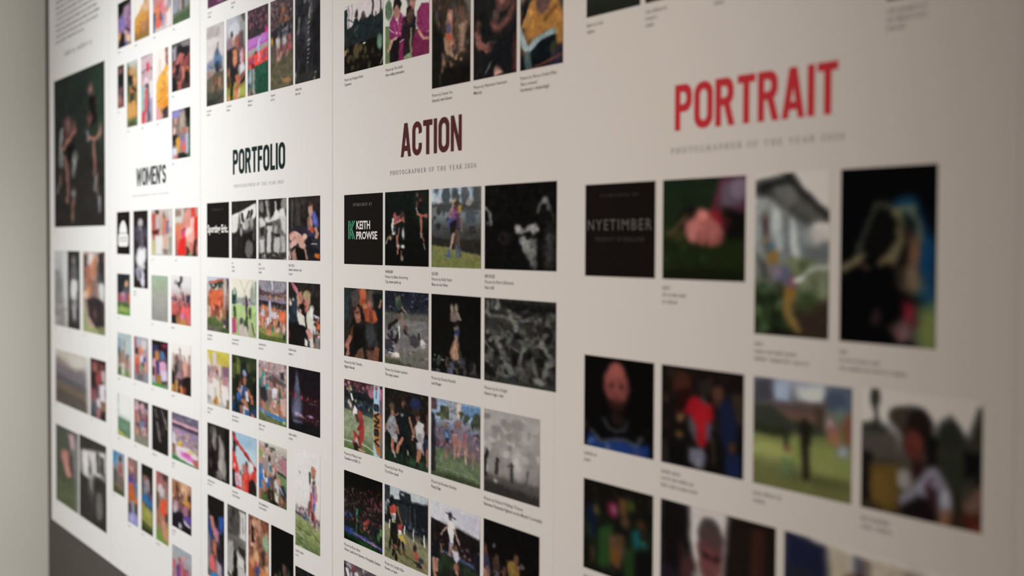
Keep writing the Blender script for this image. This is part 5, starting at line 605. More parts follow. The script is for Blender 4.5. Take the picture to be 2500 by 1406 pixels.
 'g 0f0d0c 100e0d 12110f 151512 16221a; e 62 48 9 6 5a4038; p 6a4a44 3 56 44 70 44 70 60 58 62; e 62 56 5 6 4a342f; p 1a1716 3 48 56 80 56 80 84 50 84; e 24 66 8 7 8a4a34; p 7a4030 3 16 60 34 62 32 74 20 74; e 40 58 4 5 3a4a40; e 80 52 5 6 34403c; e 86 66 7 9 7a443c; p 94685c 3 80 70 94 68 92 86 82 86; p 1c3a26 3 0 78 40 76 44 102 0 102; n 10 0 76 60 90 6 3 2a4a32 1a2a1e'),
('p61', 'P', -3.7644, 0.5752, 0.1837, 0.2164, 0.331, (51, 156), (214, 208, 203), 'dark photo only just entering at the bottom edge, right end of the portfolio column', [],
 'g 1c1a1c 201c1e 241c1c 2a1e1c; l 3a3a4a 2 52 4 54 20; p 3a2420 4 60 10 100 4 100 30 70 30'),
('w01', 'W', -5.6726, 2.4855, 0.1900, 0.1796, 0.286, (24, 78), (246, 246, 245), "small photo of cheering people in purple, leftmost in the top women's row", ['~8'],
 'g 3a3a30 5a4a58 8a6a9a 9a7ab0 a88090 8a6a60; p 1f2620 3 0 0 100 -2 60 12 20 30 0 34; e 70 20 16 8 9a7a98; p b088a8 3 50 14 90 10 90 40 60 44 40 40; p 8a8ac8 3 20 36 60 30 66 56 40 60 10 58; e 36 50 18 8 8a78c8; e 84 46 8 10 9a94c8; p a85a70 3 66 34 84 30 84 66 70 62; l 2a2628 3 60 60 90 70; p e0a860 3 0 70 20 64 24 80 0 84; p 2a2828 3 30 66 46 66 60 100 0 102 10 90; p e8b8b0 3 56 70 70 64 80 90 64 92; p f0d0a8 3 76 80 98 78 98 92 80 96; e 66 95 10 4 5a6ac0; n 16 0 30 100 70 8 5 b09ad0 c09ab0 7a5a8a d8b8c8'),
('w02', 'W', -5.4257, 2.4855, 0.1993, 0.1796, 0.314, (25, 81), (245, 245, 244), "small photo of golden dust or hair against white, second in the top women's row", ['~7'],
 'g f0ece4 f2e8d8 d8a868 c08a4c a87a48 8a6c3c; p f6f2ea 3 0 0 60 0 56 24 40 36 10 50 0 56; p b88870 3 64 0 92 -2 90 30 70 36; p e0b890 3 60 34 90 20 100 24 100 44 60 50; p e0a450 4 0 58 30 46 54 44 60 70 20 76 0 80; e 74 54 20 10 d89a50; e 60 74 16 10 c08868; p 9a7a42 4 0 92 100 84 100 102 0 102; e 22 78 14 10 d8903c; l a86a44 2 30 60 44 66'),
('w03', 'W', -5.1597, 2.4855, 0.2285, 0.1796, 0.380, (31, 82), (244, 244, 242), "small photo of hugging people in red and pink, third in the top women's row", ['~7'],
 'g d8b0b4 d89a98 d08880 d8948c c8a0a8 d8d0d0; e 44 22 12 14 d04a3c; l 3a2a2a 3 56 18 60 40; p 8ab0c4 3 80 20 94 20 94 60 82 60; p d8685a 3 22 46 44 44 44 90 16 92; e 28 60 14 10 e88858; e 30 84 14 10 e87060; p 3a4a5c 3 0 56 14 60 10 100 0 100; p 2f4450 3 40 60 48 58 48 80 40 80; p 8a8ac0 3 48 70 56 70 56 92 48 92; e 52 56 8 12 e880a0; p f0e4e0 4 70 70 100 60 100 96 72 98; p e8c0c0 4 60 30 80 30 78 54 62 56; l 6a8ab0 2 4 20 6 40'),
('w04', 'W', -4.9319, 2.4855, 0.1988, 0.1796, 0.360, (31, 88), (244, 243, 241), "small photo of blue shirted legs, last in the top women's row", ['~6'],
 'g 8a90b4 6a78a4 9a9a9c 8f9290 7d8074 6a7a5c; p 9aa0ac 4 0 20 30 20 30 80 0 82; p 4a5a90 4 34 10 100 6 100 36 36 36; p 5a6a98 3 70 20 94 18 90 44 74 44; l 3a4644 2 0 46 30 44; l b09a98 5 44 40 46 74; l a09490 5 78 44 80 76; p 4a5250 3 56 40 68 40 66 80 56 80; p 6a7460 3 0 80 100 74 100 84 0 90; p 55684a 3 0 90 100 80 100 102 0 102'),
('w11', 'W', -5.7288, 2.2417, 0.0933, 0.1687, 0.150, (24, 72), (245, 245, 244), "narrow dark photo of faces, at the left edge of the second women's row", ['~6'],
 'g 5a4444 4a4042 403a40 5a4450 6a4a4a 8a5a50; e 40 16 30 8 8a5c58; p 2a2a2c 4 0 20 100 20 100 50 0 50; e 50 60 30 8 7a5060; e 40 80 40 12 a8706a; e 80 70 20 10 3c4a44'),
('w12', 'W', -5.5641, 2.1988, 0.1459, 0.2546, 0.158, (24, 113), (246, 245, 244), 'narrow tall photo of a crowd and players on golden grass', ['~6'],
 'g c8d0d8 b8a070 8a7a44 8a7840 b89a50 8a8a58; p 3f5a34 3 0 2 20 10 14 50 0 50; e 40 16 20 6 d89a64; e 30 22 14 5 b06a40; p 2a2824 3 10 20 60 22 70 34 20 36; p 3a3a44 3 34 28 56 26 60 60 34 60; e 74 32 18 6 e8a468; e 44 44 16 5 d87a54; l 2f2a28 3 50 42 80 46; p 4a4034 3 30 54 72 50 72 66 36 66; l d8a060 6 24 66 30 86; l d89a58 6 66 64 66 84; p 6a7a4a 4 0 88 100 86 100 102 0 102; e 50 96 30 5 5a5a44'),
('w13', 'W', -5.3609, 2.1988, 0.1494, 0.2546, 0.164, (24, 118), (245, 245, 243), 'narrow tall photo of dancers in pink and red under a pale ceiling', ['~6'],
 'g d8bcc4 d0b8c0 c8b0b8 d8ccd0 b8a8b0 b0a4b0; l 8a7a80 2 0 2 100 0; e 60 18 18 6 f07880; l e83a50 3 56 14 60 24; p c8a0a8 4 0 20 40 22 40 46 0 46; l 6a6068 2 2 24 60 20; l 6a6a70 2 80 20 100 24; e 40 38 24 7 e8d0d8; p 8fc4b8 3 0 44 24 44 30 80 0 84; p 4a3a3a 3 36 42 60 44 56 50 36 48; p e05060 3 34 52 56 48 54 76 44 84 30 80; p e84a50 3 6 84 44 78 30 102 0 102; p 34343c 3 60 46 72 50 76 96 60 100; p f0ecee 4 72 40 100 38 100 66 80 66; p a8a0c0 4 76 66 96 66 96 94 80 94'),
('w14', 'W', -5.1630, 2.1988, 0.1540, 0.2546, 0.180, (24, 118), (244, 244, 242), 'narrow tall photo of a big cluster of golden yellow balls against white', ['~7'],
 'g f2ece6 f2ece4 f0e4d8 e8c890 e8b060 c89a80; l c87868 3 88 0 86 20; l 8a4a48 2 90 0 88 26; l d8c8b8 2 36 14 38 36; e 84 30 14 6 f0b040; e 66 38 18 6 e8a850; e 40 42 22 6 f0b450; e 20 50 18 7 f0b84c; e 54 50 20 7 f0b050; e 80 46 18 8 eeb048; e 30 62 22 8 f0ac44; e 64 64 22 8 eca040; e 84 60 14 8 e8a040; e 40 76 22 8 e89c40; e 78 78 20 8 e89030; e 50 88 12 5 d89040; p 4a4048 3 50 88 84 84 100 86 100 100 56 102; p e8a0a8 4 0 76 24 84 40 94 36 102 0 102; l c87830 1.4 40 60 60 58; l c87830 1.4 20 74 50 70; l c07a30 1.4 60 46 64 56'),
('w15', 'W', -4.9377, 2.2417, 0.2104, 0.1687, 0.389, (32, 83), (244, 243, 241), "photo of a dark tangle of red muddy arms, right end of the second women's row", ['~6'],
 'g 5a5458 4a4244 6a4444 7a4a48 5a4040 4a3a38; p a09aa4 3 2 10 26 4 26 34 8 38; p 2b2a2c 3 28 10 60 4 96 10 96 34 70 40 56 26 36 30; p 8d8488 3 50 4 100 -2 100 14 60 12; l c06c68 7 50 26 30 44 10 56; l b8625e 6 62 30 40 62; l a85854 7 84 36 66 70 40 96; l 8a4644 5 96 30 80 56; p 2f2c2e 3 20 46 50 44 40 66 16 70; p 262626 3 0 70 24 72 30 98 0 100; l c88078 5 60 56 66 76; l c87a4c 4 84 56 96 68; p 2c2624 3 70 66 90 62 96 90 74 92; l b06058 5 36 84 50 96'),
('w16', 'W', -4.9377, 2.0032, 0.2104, 0.1730, 0.377, (32, 85), (244, 243, 241), "photo of smiling people in mixed tops, alone beside the women's heading", ['~5'],
 'g 8a8090 7a6a64 8a7a70 8a7a84 9a8a90 7a7a80; p 8f8ac8 3 2 4 40 -2 44 12 36 16 4 16; p d89a90 3 10 16 30 16 28 28 14 30; p 26221f 3 72 0 100 -2 100 40 84 40; p b0a494 3 44 8 70 6 70 40 46 44; e 14 42 8 9 e8c4b4; e 60 44 10 7 b87a6a; e 84 46 8 7 c88478; p 2a2826 3 4 52 22 48 36 56 30 70 6 72; e 34 68 12 12 d89a44; p e0a040 3 26 60 44 64 44 88 34 90; p d8dcec 3 4 76 30 78 26 102 4 102; p 7a78b0 3 46 54 60 54 58 66 48 66; e 64 78 10 12 d86a50; p c86ab0 3 52 66 66 62 66 76 54 80; p b8b8d0 3 74 54 92 50 92 90 78 94; p 2c2c28 3 34 90 60 88 90 96 80 102 34 102; e 20 96 10 5 e07a6a; p 3a6a48 3 94 20 100 20 100 102 92 96'),
('w21', 'W', -5.7019, 1.6557, 0.1877, 0.1690, 0.306, (24, 70), (246, 246, 245), 'narrow black sponsor tile with a white rounded emblem', [],
 'T'),
('w22', 'W', -5.4546, 1.5915, 0.1951, 0.2973, 0.189, (25, 131), (245, 245, 244), 'tall black photo of a pale figure in a white dress', ['~8', '~8'],
 'g 26221f 2a2628 302c34 3a363c 2c282a 262220; e 52 16 16 6 a8a4a4; e 52 15 11 4 c0bcbc; p 8f8c9a 3 40 22 66 22 70 40 62 48 44 48; e 26 30 14 10 504a5c; e 88 30 10 9 5a5468; l 3a3440 2 52 26 54 44; p d8d6da 3 22 50 44 46 56 52 70 46 92 50 84 74 66 76 50 74 30 72 14 60; e 54 60 26 10 f0eef0; e 40 80 22 8 b0acb8; e 60 84 16 8 d8d4e4; p 9a96a8 3 14 76 50 76 50 94 24 90; e 62 92 14 8 e4e0f0; l 5a5a60 2 46 78 48 88; p 2a2426 3 0 88 40 92 56 102 0 102; p 2d2b28 3 84 70 100 60 100 102 74 102'),
('w23', 'W', -5.1766, 1.6557, 0.2622, 0.1690, 0.452, (35, 79), (244, 244, 242), 'photo of people embracing in pale and red clothing, right of the white dress photo', ['~5'],
 'g c8bcb8 c0b0ac b8a49c c8bcb0 d0ccc4 c8c4bc; e 12 20 10 14 d8705c; p c06050 3 2 10 24 8 22 44 4 44; p c8c0d0 3 22 14 34 12 34 40 24 42; e 38 12 10 10 d8b0a0; p 2a2a34 3 18 2 34 0 36 10 26 10; p b8b0a0 3 36 20 52 16 52 44 38 46; e 62 16 8 10 8a7460; p d87c62 3 54 20 72 16 74 40 64 58 54 56; p 7a7090 3 72 26 84 22 84 50 72 54; p 6a2a28 3 2 46 40 42 36 54 6 56; p d4d0cc 3 84 4 100 2 100 40 88 38; p b84a48 3 6 54 16 54 14 66 8 66; p e4e2de 3 20 60 56 56 50 96 22 98; p c8c088 3 2 70 20 66 18 102 4 102; p d8b0a0 3 58 60 84 56 78 92 60 92; p 8aa090 3 84 60 96 60 96 98 86 96; p 8a7a70 3 56 86 84 88 80 98 60 98'),
('w24', 'W', -4.8804, 1.6557, 0.2589, 0.1690, 0.473, (39, 84), (243, 243, 241), "photo of players in vivid red and white, right end of the main women's row", ['~5'],
 'g b8a49c c89c90 d88478 d86c60 c86a5c a87468; p 9a8474 2 2 4 26 2 26 16 2 16; p c8c0b8 3 26 0 40 0 40 22 30 26; p d0d0c8 3 0 18 30 16 30 30 0 32; p 8a7a60 3 42 2 60 0 54 10 44 10; p f09084 3 50 4 64 2 56 44 44 44; p e04a40 3 70 0 88 -2 98 40 90 60 76 40; e 78 36 12 16 f4c0b4; p d8301c 3 84 24 98 20 98 56 86 62; e 14 40 12 10 d88a5c; p e0805c 3 4 40 24 38 26 62 8 66; e 60 54 14 14 f8d8d0; p 5a3a30 3 30 46 44 42 40 58 32 60; p e8302a 3 20 66 44 58 48 98 12 98; e 36 54 8 8 e04a80; p f0b0a0 3 48 60 84 50 84 76 56 82; e 62 78 8 8 b8a898; p 2a2a28 3 84 70 96 60 94 98 78 100; p e87868 3 66 72 80 72 74 94 64 96; p 3f3a30 3 50 80 60 82 64 98 50 100; p 7aa070 3 60 94 76 94 74 102 60 102; e 98 84 5 9 f08a80'),
('w31', 'W', -5.7019, 1.4098, 0.1877, 0.1641, 0.316, (24, 70), (246, 246, 245), 'narrow photo of an orange ball above players, under the small sponsor tile', ['~5'],
 'g 3c4040 4c5254 5a5a60 6a5a60 6a8a4a 6a9a44; e 72 22 14 9 e8a070; e 72 24 9 6 e0a888; p 2c3034 4 0 0 100 0 60 20 40 44 0 48; p 8a8090 3 20 46 70 44 70 66 30 70; e 48 56 14 10 d88aa8; p c8608a 3 34 54 60 54 56 68 36 68; p b84a44 3 4 48 16 46 20 66 4 68; p d0604c 3 80 48 100 44 100 72 84 72; p 4a6a3a 3 0 70 100 72 100 78 0 78; l c8a068 4 36 76 38 86; p 8aac58 4 0 82 60 80 100 82 100 102 0 102; e 50 86 26 6 a0b068; p 5a9038 4 0 94 100 94 100 102 0 102'),
('w33', 'W', -5.2053, 1.4117, 0.2048, 0.1678, 0.365, (28, 77), (244, 244, 242), 'plain hazy grey green photo with almost no detail', ['~4'],
 'g a2b89c a0b49a a6ac9c a4a49c 9c9c96 9a9a92; e 30 14 20 8 a8bca0 0 10; e 55 52 26 20 aaa8a0 0 14; e 40 14 8 4 b0a894 0 6'),
('w34', 'W', -4.9451, 1.4140, 0.2252, 0.1724, 0.398, (32, 82), (244, 243, 241), 'photo of an arm raised with a ball above a red shirted group and white sky', ['~8'],
 'g e4e2e4 e2e0e2 c8b8b8 b86a68 c86058 a05a4c; l 4a3838 5 54 2 50 12 40 18; l 3a3434 4 44 18 22 14; e 24 14 8 5 a8a4a0; l b8a0a0 4 48 20 54 34 56 44; e 40 21 5 3 2a3a38; n 40 0 36 100 60 6 5 8a4a50 b06a68 5a4a50 c88884 3c3a44 e0b0a8; p 3a3a4c 3 76 40 96 38 96 62 80 60; n 26 0 56 100 84 8 6 e0585a c84a4c f07078 d86060 8a3a3c; e 62 72 12 10 ee6a68; e 84 74 12 12 f06468; e 58 84 12 8 d880b0; p 26282a 3 0 84 20 80 28 100 0 102; p c88a50 4 28 86 80 88 80 102 30 102; e 92 90 6 10 e87a84; p 8a5c3c 3 34 76 44 74 42 96 36 98'),
('w41', 'W', -5.6940, 1.1672, 0.2034, 0.1714, 0.327, (24, 73), (246, 246, 245), 'narrow photo of a lineout against pale blue sky, leftmost below the orange ball photo', ['~7'],
 'g b0c0c4 b4c8cc b8c8cc b0a8a0 a89a94 7a9060; p 8aa0b0 4 4 10 30 14 30 46 0 44; e 50 24 10 12 a8a098; p 4a5a54 4 0 36 16 36 22 52 0 54; p a8846c 3 30 40 54 36 56 70 40 76; p 8a6a60 4 4 50 30 48 28 70 6 72; p 3a4a40 3 66 46 80 48 80 66 68 68; p b07068 3 60 60 78 58 76 80 64 80; p dad6d4 4 30 70 50 68 52 98 32 98; p 5f7a40 4 0 84 26 80 26 102 0 102; p 7a9450 4 56 82 90 84 90 102 56 102; p d0b8bc 4 82 50 100 50 100 100 88 98'),
('w42', 'W', -5.4546, 1.1672, 0.1951, 0.1714, 0.329, (25, 76), (245, 245, 244), 'narrow photo of a tackle with a bright blue sleeve', ['~5'],
 'g a8b4b8 b0a0a8 b89a9c b88a84 9a8484 8a908a; p b04a5c 3 2 2 16 2 18 26 4 26; p a8b8c8 3 20 6 50 4 56 22 24 26; e 70 16 20 12 d8ccd0; p 3a3434 3 6 28 34 24 34 40 12 42; e 46 30 14 12 e09a78; p d8785c 3 36 26 56 26 50 46 38 46; p d89088 3 2 42 30 40 30 60 6 60; e 24 54 12 8 d86a44; p c83a4c 3 12 60 34 62 34 86 20 84; p 4a4ab4 3 62 44 82 42 84 56 66 62; p e0d8e0 3 44 42 66 38 62 58 46 58; p 3a3c5a 3 54 58 70 58 70 66 56 66; l e0a088 5 78 56 84 78; p 8a9a80 3 34 64 64 62 62 82 38 82; p b85a5c 3 62 76 80 74 78 94 66 94; p 6a7078 3 20 84 60 84 60 98 24 98; p 8a9aa4 3 70 78 94 76 94 100 74 100'),
('w43', 'W', -5.2053, 1.1672, 0.2048, 0.1714, 0.363, (28, 79), (244, 244, 242), 'narrow photo of players in blue and pink crouching, dark above and green below', ['~6'],
 'g 2a2424 3a3038 5a4a5c 7a6080 9a7a90 5a8a50; p 24201f 3 0 0 100 0 100 10 60 20 0 8; p 8a2a44 3 60 4 96 4 96 14 66 14; p 3a3a68 3 4 12 40 10 36 26 6 26; p c0844c 3 16 26 44 20 42 40 24 44; e 66 30 16 9 5a80b0; p 5078a8 3 50 26 80 24 82 38 56 40; p 3a2228 4 60 14 100 12 100 34 84 30; e 34 36 10 6 d8884c; p e0a0b0 3 4 42 24 40 24 62 4 62; p e0a8c8 3 46 46 76 42 90 48 92 70 50 76; p 3c3c78 3 26 48 46 44 46 70 34 76; p d8d0e4 3 56 66 96 62 96 84 62 86; p b07a34 3 30 76 56 74 54 94 34 94; p 262c3c 3 0 60 14 58 16 76 0 76; p b8b8c8 3 4 78 24 76 24 94 6 94; p c06050 3 14 64 24 60 24 80 16 80; p 48a048 3 0 94 40 92 74 96 74 104 0 104; p 5a4a4a 3 60 86 96 82 100 96 66 96; p 7a8a70 3 74 92 100 92 100 104 74 104'),
('w44', 'W', -4.9451, 1.1701, 0.2252, 0.1771, 0.381, (32, 85), (244, 243, 241), 'photo of fans with raised arms against white sky, dark clothes at lower right', ['~8'],
 'g f2eee6 f0ece4 d8c8c0 a88478 7a5850 4a3a34; l 8a7870 3 44 10 52 34; l b09890 3 12 22 14 44; l a89080 3 66 24 72 40; l 9a8078 3 94 20 88 46; p 6a5a5c 4 20 34 34 22 44 36 40 60 20 60; e 28 30 8 8 8a6458; p 3a4440 3 14 46 30 44 30 66 14 66; p 8a6a68 4 44 36 60 34 66 64 48 70; e 70 44 9 14 d89a8c; p e0a898 3 60 40 82 36 80 66 66 68; p a07070 3 80 40 100 36 100 66 84 70; e 40 66 12 10 a88090; p 26201e 3 54 70 70 66 100 62 100 102 74 102 56 92; p 2c2628 3 0 56 16 62 24 86 0 92; p 3a3236 3 30 72 54 70 54 92 34 92; p d8a060 3 20 76 34 74 32 104 20 104; p c88a40 3 0 84 16 84 14 104 0 104; e 50 94 9 10 e88a4c; p 8a4438 3 60 86 74 84 70 104 60 104; p 221e1c 3 34 92 44 92 40 104 32 104'),
('w51', 'W', -5.7019, 0.9219, 0.1877, 0.1692, 0.316, (24, 69), (246, 246, 245), 'narrow photo with a wide white sky above a plain green pitch', ['~7'],
 'g f0f0ee f0f0ee f0f0ee 88a888; p f0f2f0 2 0 0 100 0 100 58 0 54; l 8ab0a0 2 2 0 3 54; p d0dcd0 3 0 46 24 48 100 54 100 62 0 58; p 6a8c70 2 0 56 100 60 100 102 0 102; p 789a80 4 20 64 90 68 90 84 20 82; p b0b464 3 0 86 40 90 80 98 100 98 100 104 0 104; l 4a6a4c 2 20 84 60 94'),
('w52', 'W', -5.4546, 0.9219, 0.1951, 0.1692, 0.321, (24, 74), (245, 245, 244), 'narrow photo of a busy crowd in pink and blue by grass', ['~6'],
 'g 6a6468 a08890 98787c 8a6c74 8a7a70 8a8a78; p 4a464c 3 10 0 96 0 96 14 20 10; e 20 14 14 12 d8b0bc; e 60 16 18 12 d8a8b0; p 5a4a4c 3 36 20 50 18 48 44 38 44; p c05a6c 3 4 26 24 24 22 40 6 40; e 26 40 10 10 c88a74; e 62 40 14 9 8a7090; p 6a84b8 3 50 44 74 42 72 60 52 60; p 7a4a48 3 76 30 96 28 96 62 80 62; p 5a5448 3 20 54 46 50 40 74 24 74; e 22 72 12 9 d8a48c; e 64 72 12 8 b8a070; p d8c0c0 3 50 60 80 58 80 76 54 76; p 8a8a7c 4 0 82 60 84 100 84 100 102 0 102; n 24 0 20 100 80 8 5 b07a7c 6a5a68 c8a8a8 8a5c58 a89098'),
('w53', 'W', -5.2053, 0.9219, 0.2048, 0.1692, 0.349, (27, 78), (244, 244, 242), 'narrow almost black photo with two faint grey streaks', ['~12'],
 'g 2b2725 292523 272321 262220; l 6a6462 4 62 6 82 30 92 42; l 8a8080 3 80 24 94 44; l 7a7472 4 32 34 44 62 50 76; l 5a5452 5 20 8 30 24; e 44 64 8 10 7a7674; e 70 50 6 10 3d3937'),
('w54', 'W', -4.9043, 0.9219, 0.3068, 0.1692, 0.563, (46, 82), (243, 243, 241), 'photo of winners in pink and white on a stage inside a violet stadium', ['~8', '~6'],
 'g 7a7484 7f7688 8a7a90 a890a0 b8a0a4 7a8a60; p 6a6478 3 0 0 100 0 100 18 0 12; n 24 0 0 100 16 6 4 7a7488 5c566c 8d869c; p e0a8b8 2 0 16 100 18 100 24 0 22; p 4a4450 2.5 0 22 100 24 100 32 0 28; p 9a84a4 3 0 30 100 32 100 46 0 50; e 30 38 18 5 b48ac4; n 50 10 36 100 76 8 6 b8a0a4 a08884 d0bcc4 9a8490 c0a090 8a7a7c; p e0dce4 3 2 42 14 44 18 70 6 74; p d8c850 3 24 58 40 56 36 74 24 72; e 32 66 8 5 e0b440; p e8dce4 3 14 70 40 66 70 66 100 76 94 100 60 98 20 90; p e080c8 3 30 78 60 80 92 84 84 92 40 88; e 58 80 16 4 d860b0; e 72 72 10 4 d8d070; p c0685c 3 78 86 98 82 100 98 88 98; p 3f8a50 2 0 88 20 92 60 97 100 99 100 104 0 104; p 8a6a50 3 2 66 14 68 14 86 2 84'),
('w61', 'W', -5.7882, 0.6785, 0.1746, 0.1725, 0.276, (24, 72), (243, 243, 242), "narrow photo of a standing player against blue sky, leftmost in the lowest women's row", ['~7'],
 'g 7aa0c4 8aa8c4 8a8890 8a7c78 7a7064 6a6c54; p 4a8ab8 3 0 0 40 2 30 20 10 34 0 34; e 66 14 16 9 5a4a44; p b87468 3 50 26 84 24 84 52 56 54; p 5a5a58 4 0 44 40 46 44 74 0 76; e 66 40 14 9 a05c54; p a8a4b0 4 82 10 100 10 100 60 90 60; p 7a6a60 3 50 54 86 54 84 80 56 80; e 60 90 20 8 9a6a50; p 4f5a3c 4 0 80 40 84 100 90 100 102 0 102'),
('w62', 'W', -5.5781, 0.6353, 0.1391, 0.2589, 0.151, (24, 111), (246, 245, 244), 'narrow tall photo of a player in purple and orange looking up', ['~8'],
 'g 8a7a7c 8a6a68 6a5a80 b06a50 8a6a78 8a8ab8; e 40 12 26 9 d8988c; e 40 8 20 5 a8706a; p 5a4aa0 3 0 30 40 26 60 32 40 40 0 40; e 34 42 26 6 d06080; p c8683c 3 0 46 30 40 66 44 76 66 60 72 20 70 6 62; e 84 64 14 8 d87a44; p 5a94b0 3 76 34 100 32 100 60 84 58; p 7ab0c8 3 40 66 60 62 72 84 50 84; p 3a4454 3 0 72 30 70 26 84 0 86; p 9a9ad0 3 20 86 60 82 100 86 100 104 10 102; e 44 92 22 6 b0b0e0; p 3c3030 3 76 70 100 66 100 80 80 80'),
('w63', 'W', -5.3794, 0.6353, 0.1518, 0.2589, 0.171, (24, 114), (245, 245, 243), 'narrow tall photo of players under dark trees on lit grass', ['~10'],
 'g 2a2a20 302e26 6a5a5c 4a5a7c 8a8a4c 6a7840; p 24251b 3 0 0 100 0 100 16 40 14 0 12; e 40 22 30 7 8a6460; e 60 28 30 8 b09898; p 8a8a98 3 20 26 60 24 56 40 26 42; p 3a2c2c 3 70 14 100 14 100 40 80 40; p 3a78a8 3 0 46 40 42 80 48 100 52 100 60 40 58 0 56; e 70 46 12 6 4a4a88; p 7a6a4c 3 0 56 40 56 40 66 0 66; e 20 64 14 5 c89850; p 9a9a50 3 0 64 60 62 100 68 100 88 0 84; e 60 72 30 6 a8aa58; p 4c5a30 3 0 84 100 90 100 102 0 102; p 3a3a20 3 0 92 100 96 100 102 0 102'),
('w64', 'W', -5.1804, 0.6353, 0.1550, 0.2589, 0.181, (24, 119), (244, 244, 242), 'narrow tall photo of a player in bright orange running through a pitch', ['~10'],
 'g 8a5a58 98706c 9a8a80 a87a68 9a8a58 6a8a44; p d86a68 3 0 0 14 0 14 20 0 20; e 40 14 24 8 b86a6c; e 40 24 26 7 d8c8c8; p 4a3c3a 3 50 0 100 0 90 10 60 8; e 70 18 20 8 a07068; p d0c8c8 3 26 24 60 22 70 34 40 36; p 6a4a3c 3 0 30 24 32 20 56 0 56; p f05a34 3 34 42 80 36 96 42 80 48 84 60 60 64 34 56; e 56 50 22 7 f4603c; p 3a4450 3 70 58 96 54 96 66 76 68; p c8806c 3 30 66 60 66 84 84 90 96 60 88 46 82; l d8907c 6 60 70 70 92; p b0705c 3 0 60 20 60 24 76 4 76; p 7a9a48 4 0 82 50 86 70 98 60 102 0 102; p c0a860 3 80 76 100 74 100 100 86 98'),
('w65', 'W', -4.9451, 0.6785, 0.2252, 0.1725, 0.388, (32, 84), (244, 243, 241), 'photo of a crowd with orange light at upper right, above the lowest small photo', ['~12', '~8'],
 'g c89a78 a87a60 8a6454 5a4650 3a323c 26222a; p e0b088 4 50 0 84 0 80 40 56 40; p e0a030 3 62 30 80 26 78 46 66 44; p e8c8a0 3 50 10 66 6 64 30 54 30; p a87858 4 0 4 40 2 46 40 0 40; l 5c3c30 4 26 6 34 40; n 30 0 20 70 60 8 7 c08a74 8a5c4c d8a890 5a3c38 b0786a; p 4a3434 3 84 20 100 20 100 60 86 60; e 88 40 8 8 d88a44; e 20 52 12 10 c09aa8; p c8b4c0 3 4 54 30 56 24 76 8 76; e 70 56 14 12 a8708a; p 6a4ab0 3 66 66 96 64 96 78 70 78; p 22202a 3 30 64 60 62 66 102 0 102 0 76; p d8d4e0 3 62 74 96 82 94 88 66 82; e 44 92 8 6 c8c4c8; p 201d20 3 70 86 100 86 100 104 70 104'),
('w66', 'W', -4.9451, 0.4343, 0.2252, 0.1818, 0.372, (32, 87), (244, 243, 241), 'lowest small photo of purple and pink shirts under a grey sky', [],
 'g b0b4b8 b0b0b4 a89aa4 a87a84 b86a70 a86468; e 50 8 40 6 a4b0b8; e 62 16 12 4 d89aa8; p 6a4a8a 3 26 34 44 28 44 70 24 66; e 40 24 8 6 b8686c; p c86a80 3 40 30 60 24 66 56 44 60; p a85a64 3 60 36 84 34 90 70 60 70; p c8686c 3 0 30 18 28 18 46 0 48; p d8788a 3 40 60 80 58 84 100 40 100; n 16 0 40 100 90 8 6 c8707a 8a5a80 d89a9c 6a4a58'),
('l1', 'L', -6.4454, 2.0308, 0.9240, 0.6854, 0.347, (68, 190), (220, 218, 215), 'large photo of leaping night players, biggest print at the left end of the wall', ['~5'],
 'g 28342c 26302a 2a2c28 2c2a26 2f2b28 2e2a27; e 94 24 24 26 28402e 0 10; e 72 14 4 3 b06054; e 80 22 4 3.4 a05a50; p 191515 2 70 20 84 18 84 36 74 38; e 72 33 3.8 3.4 88443d; l 9599aa 1.1 68 40 71 46; l aa6651 2.2 72 44 82 46 92 44; e 92 42 3.0 3.4 b7755f; l aa644f 1.7 80 48 82 62 82 66; l 99584c 1.7 82 58 80 68; l 8e8e92 1.3 83 70 82 78; l 956751 1.1 86 68 88 80; l 828286 1.4 90 82 91 92; p 633530 2 18 28 28 26 36 34 40 30 40 40 22 44; e 30 32 4.5 4.2 825a5f; e 42 36 3.0 3.4 9c5144; l 9f9c99 1.7 16 34 14 46 18 54; l aa6651 2.2 20 48 30 42 42 38; p 817e7d 2 12 50 22 52 20 60 12 60; p 161515 2 26 46 40 44 44 56 30 58; l 9c584c 2.0 26 54 30 70; e 42 59 3.8 6.8 9c9c99; e 14 68 3.0 3.4 9c5f4a; l 8e8e88 0.9 10 70 4 78; l a35f4a 1.7 30 72 28 84; e 40 78 3.8 2.5 8e8b8b; l 955a40 1.4 40 82 38 94; e 38 93 2.2 2.2 9c704e'),
('l2', 'L', -6.7853, 1.4023, 0.2648, 0.3506, 0.178, (24, 99), (210, 207, 203), 'narrow pale grey photo, left of the small dark dress photo', ['~6'],
 'g b0b0ac aaa9a5 9a9793 9b9490 96908a 958d86; p c0bfba 4 64 0 100 0 100 100 70 100; p 8a8680 5 0 26 40 26 60 44 60 62 0 66; p 8d867f 5 0 62 70 64 90 100 0 100; n 16 0 70 90 98 20 3 8a827b a09891'),
('l3', 'L', -6.5374, 1.4023, 0.2247, 0.3506, 0.156, (24, 103), (217, 215, 212), 'narrow dark photo of a white dressed figure, below the large night print', ['~6'],
 'g 3a3630 3c3834 46423f 55524e 4a4642 44403a; e 54 12 18 6 7a7672; p 6a6668 3 30 20 74 18 80 36 26 36; p b0aca8 3 18 38 50 36 84 38 80 60 64 64 30 62; e 50 48 24 12 d0ccc8; e 54 70 24 8 8a868a; e 56 80 14 9 a8a4aa; p 3a3632 4 0 86 50 92 100 90 100 102 0 102'),
('l4', 'L', -6.1785, 1.4023, 0.3739, 0.3506, 0.272, (29, 108), (228, 227, 225), 'photo of orange shorts and legs reaching to a ball on grass, at the left end', ['~6'],
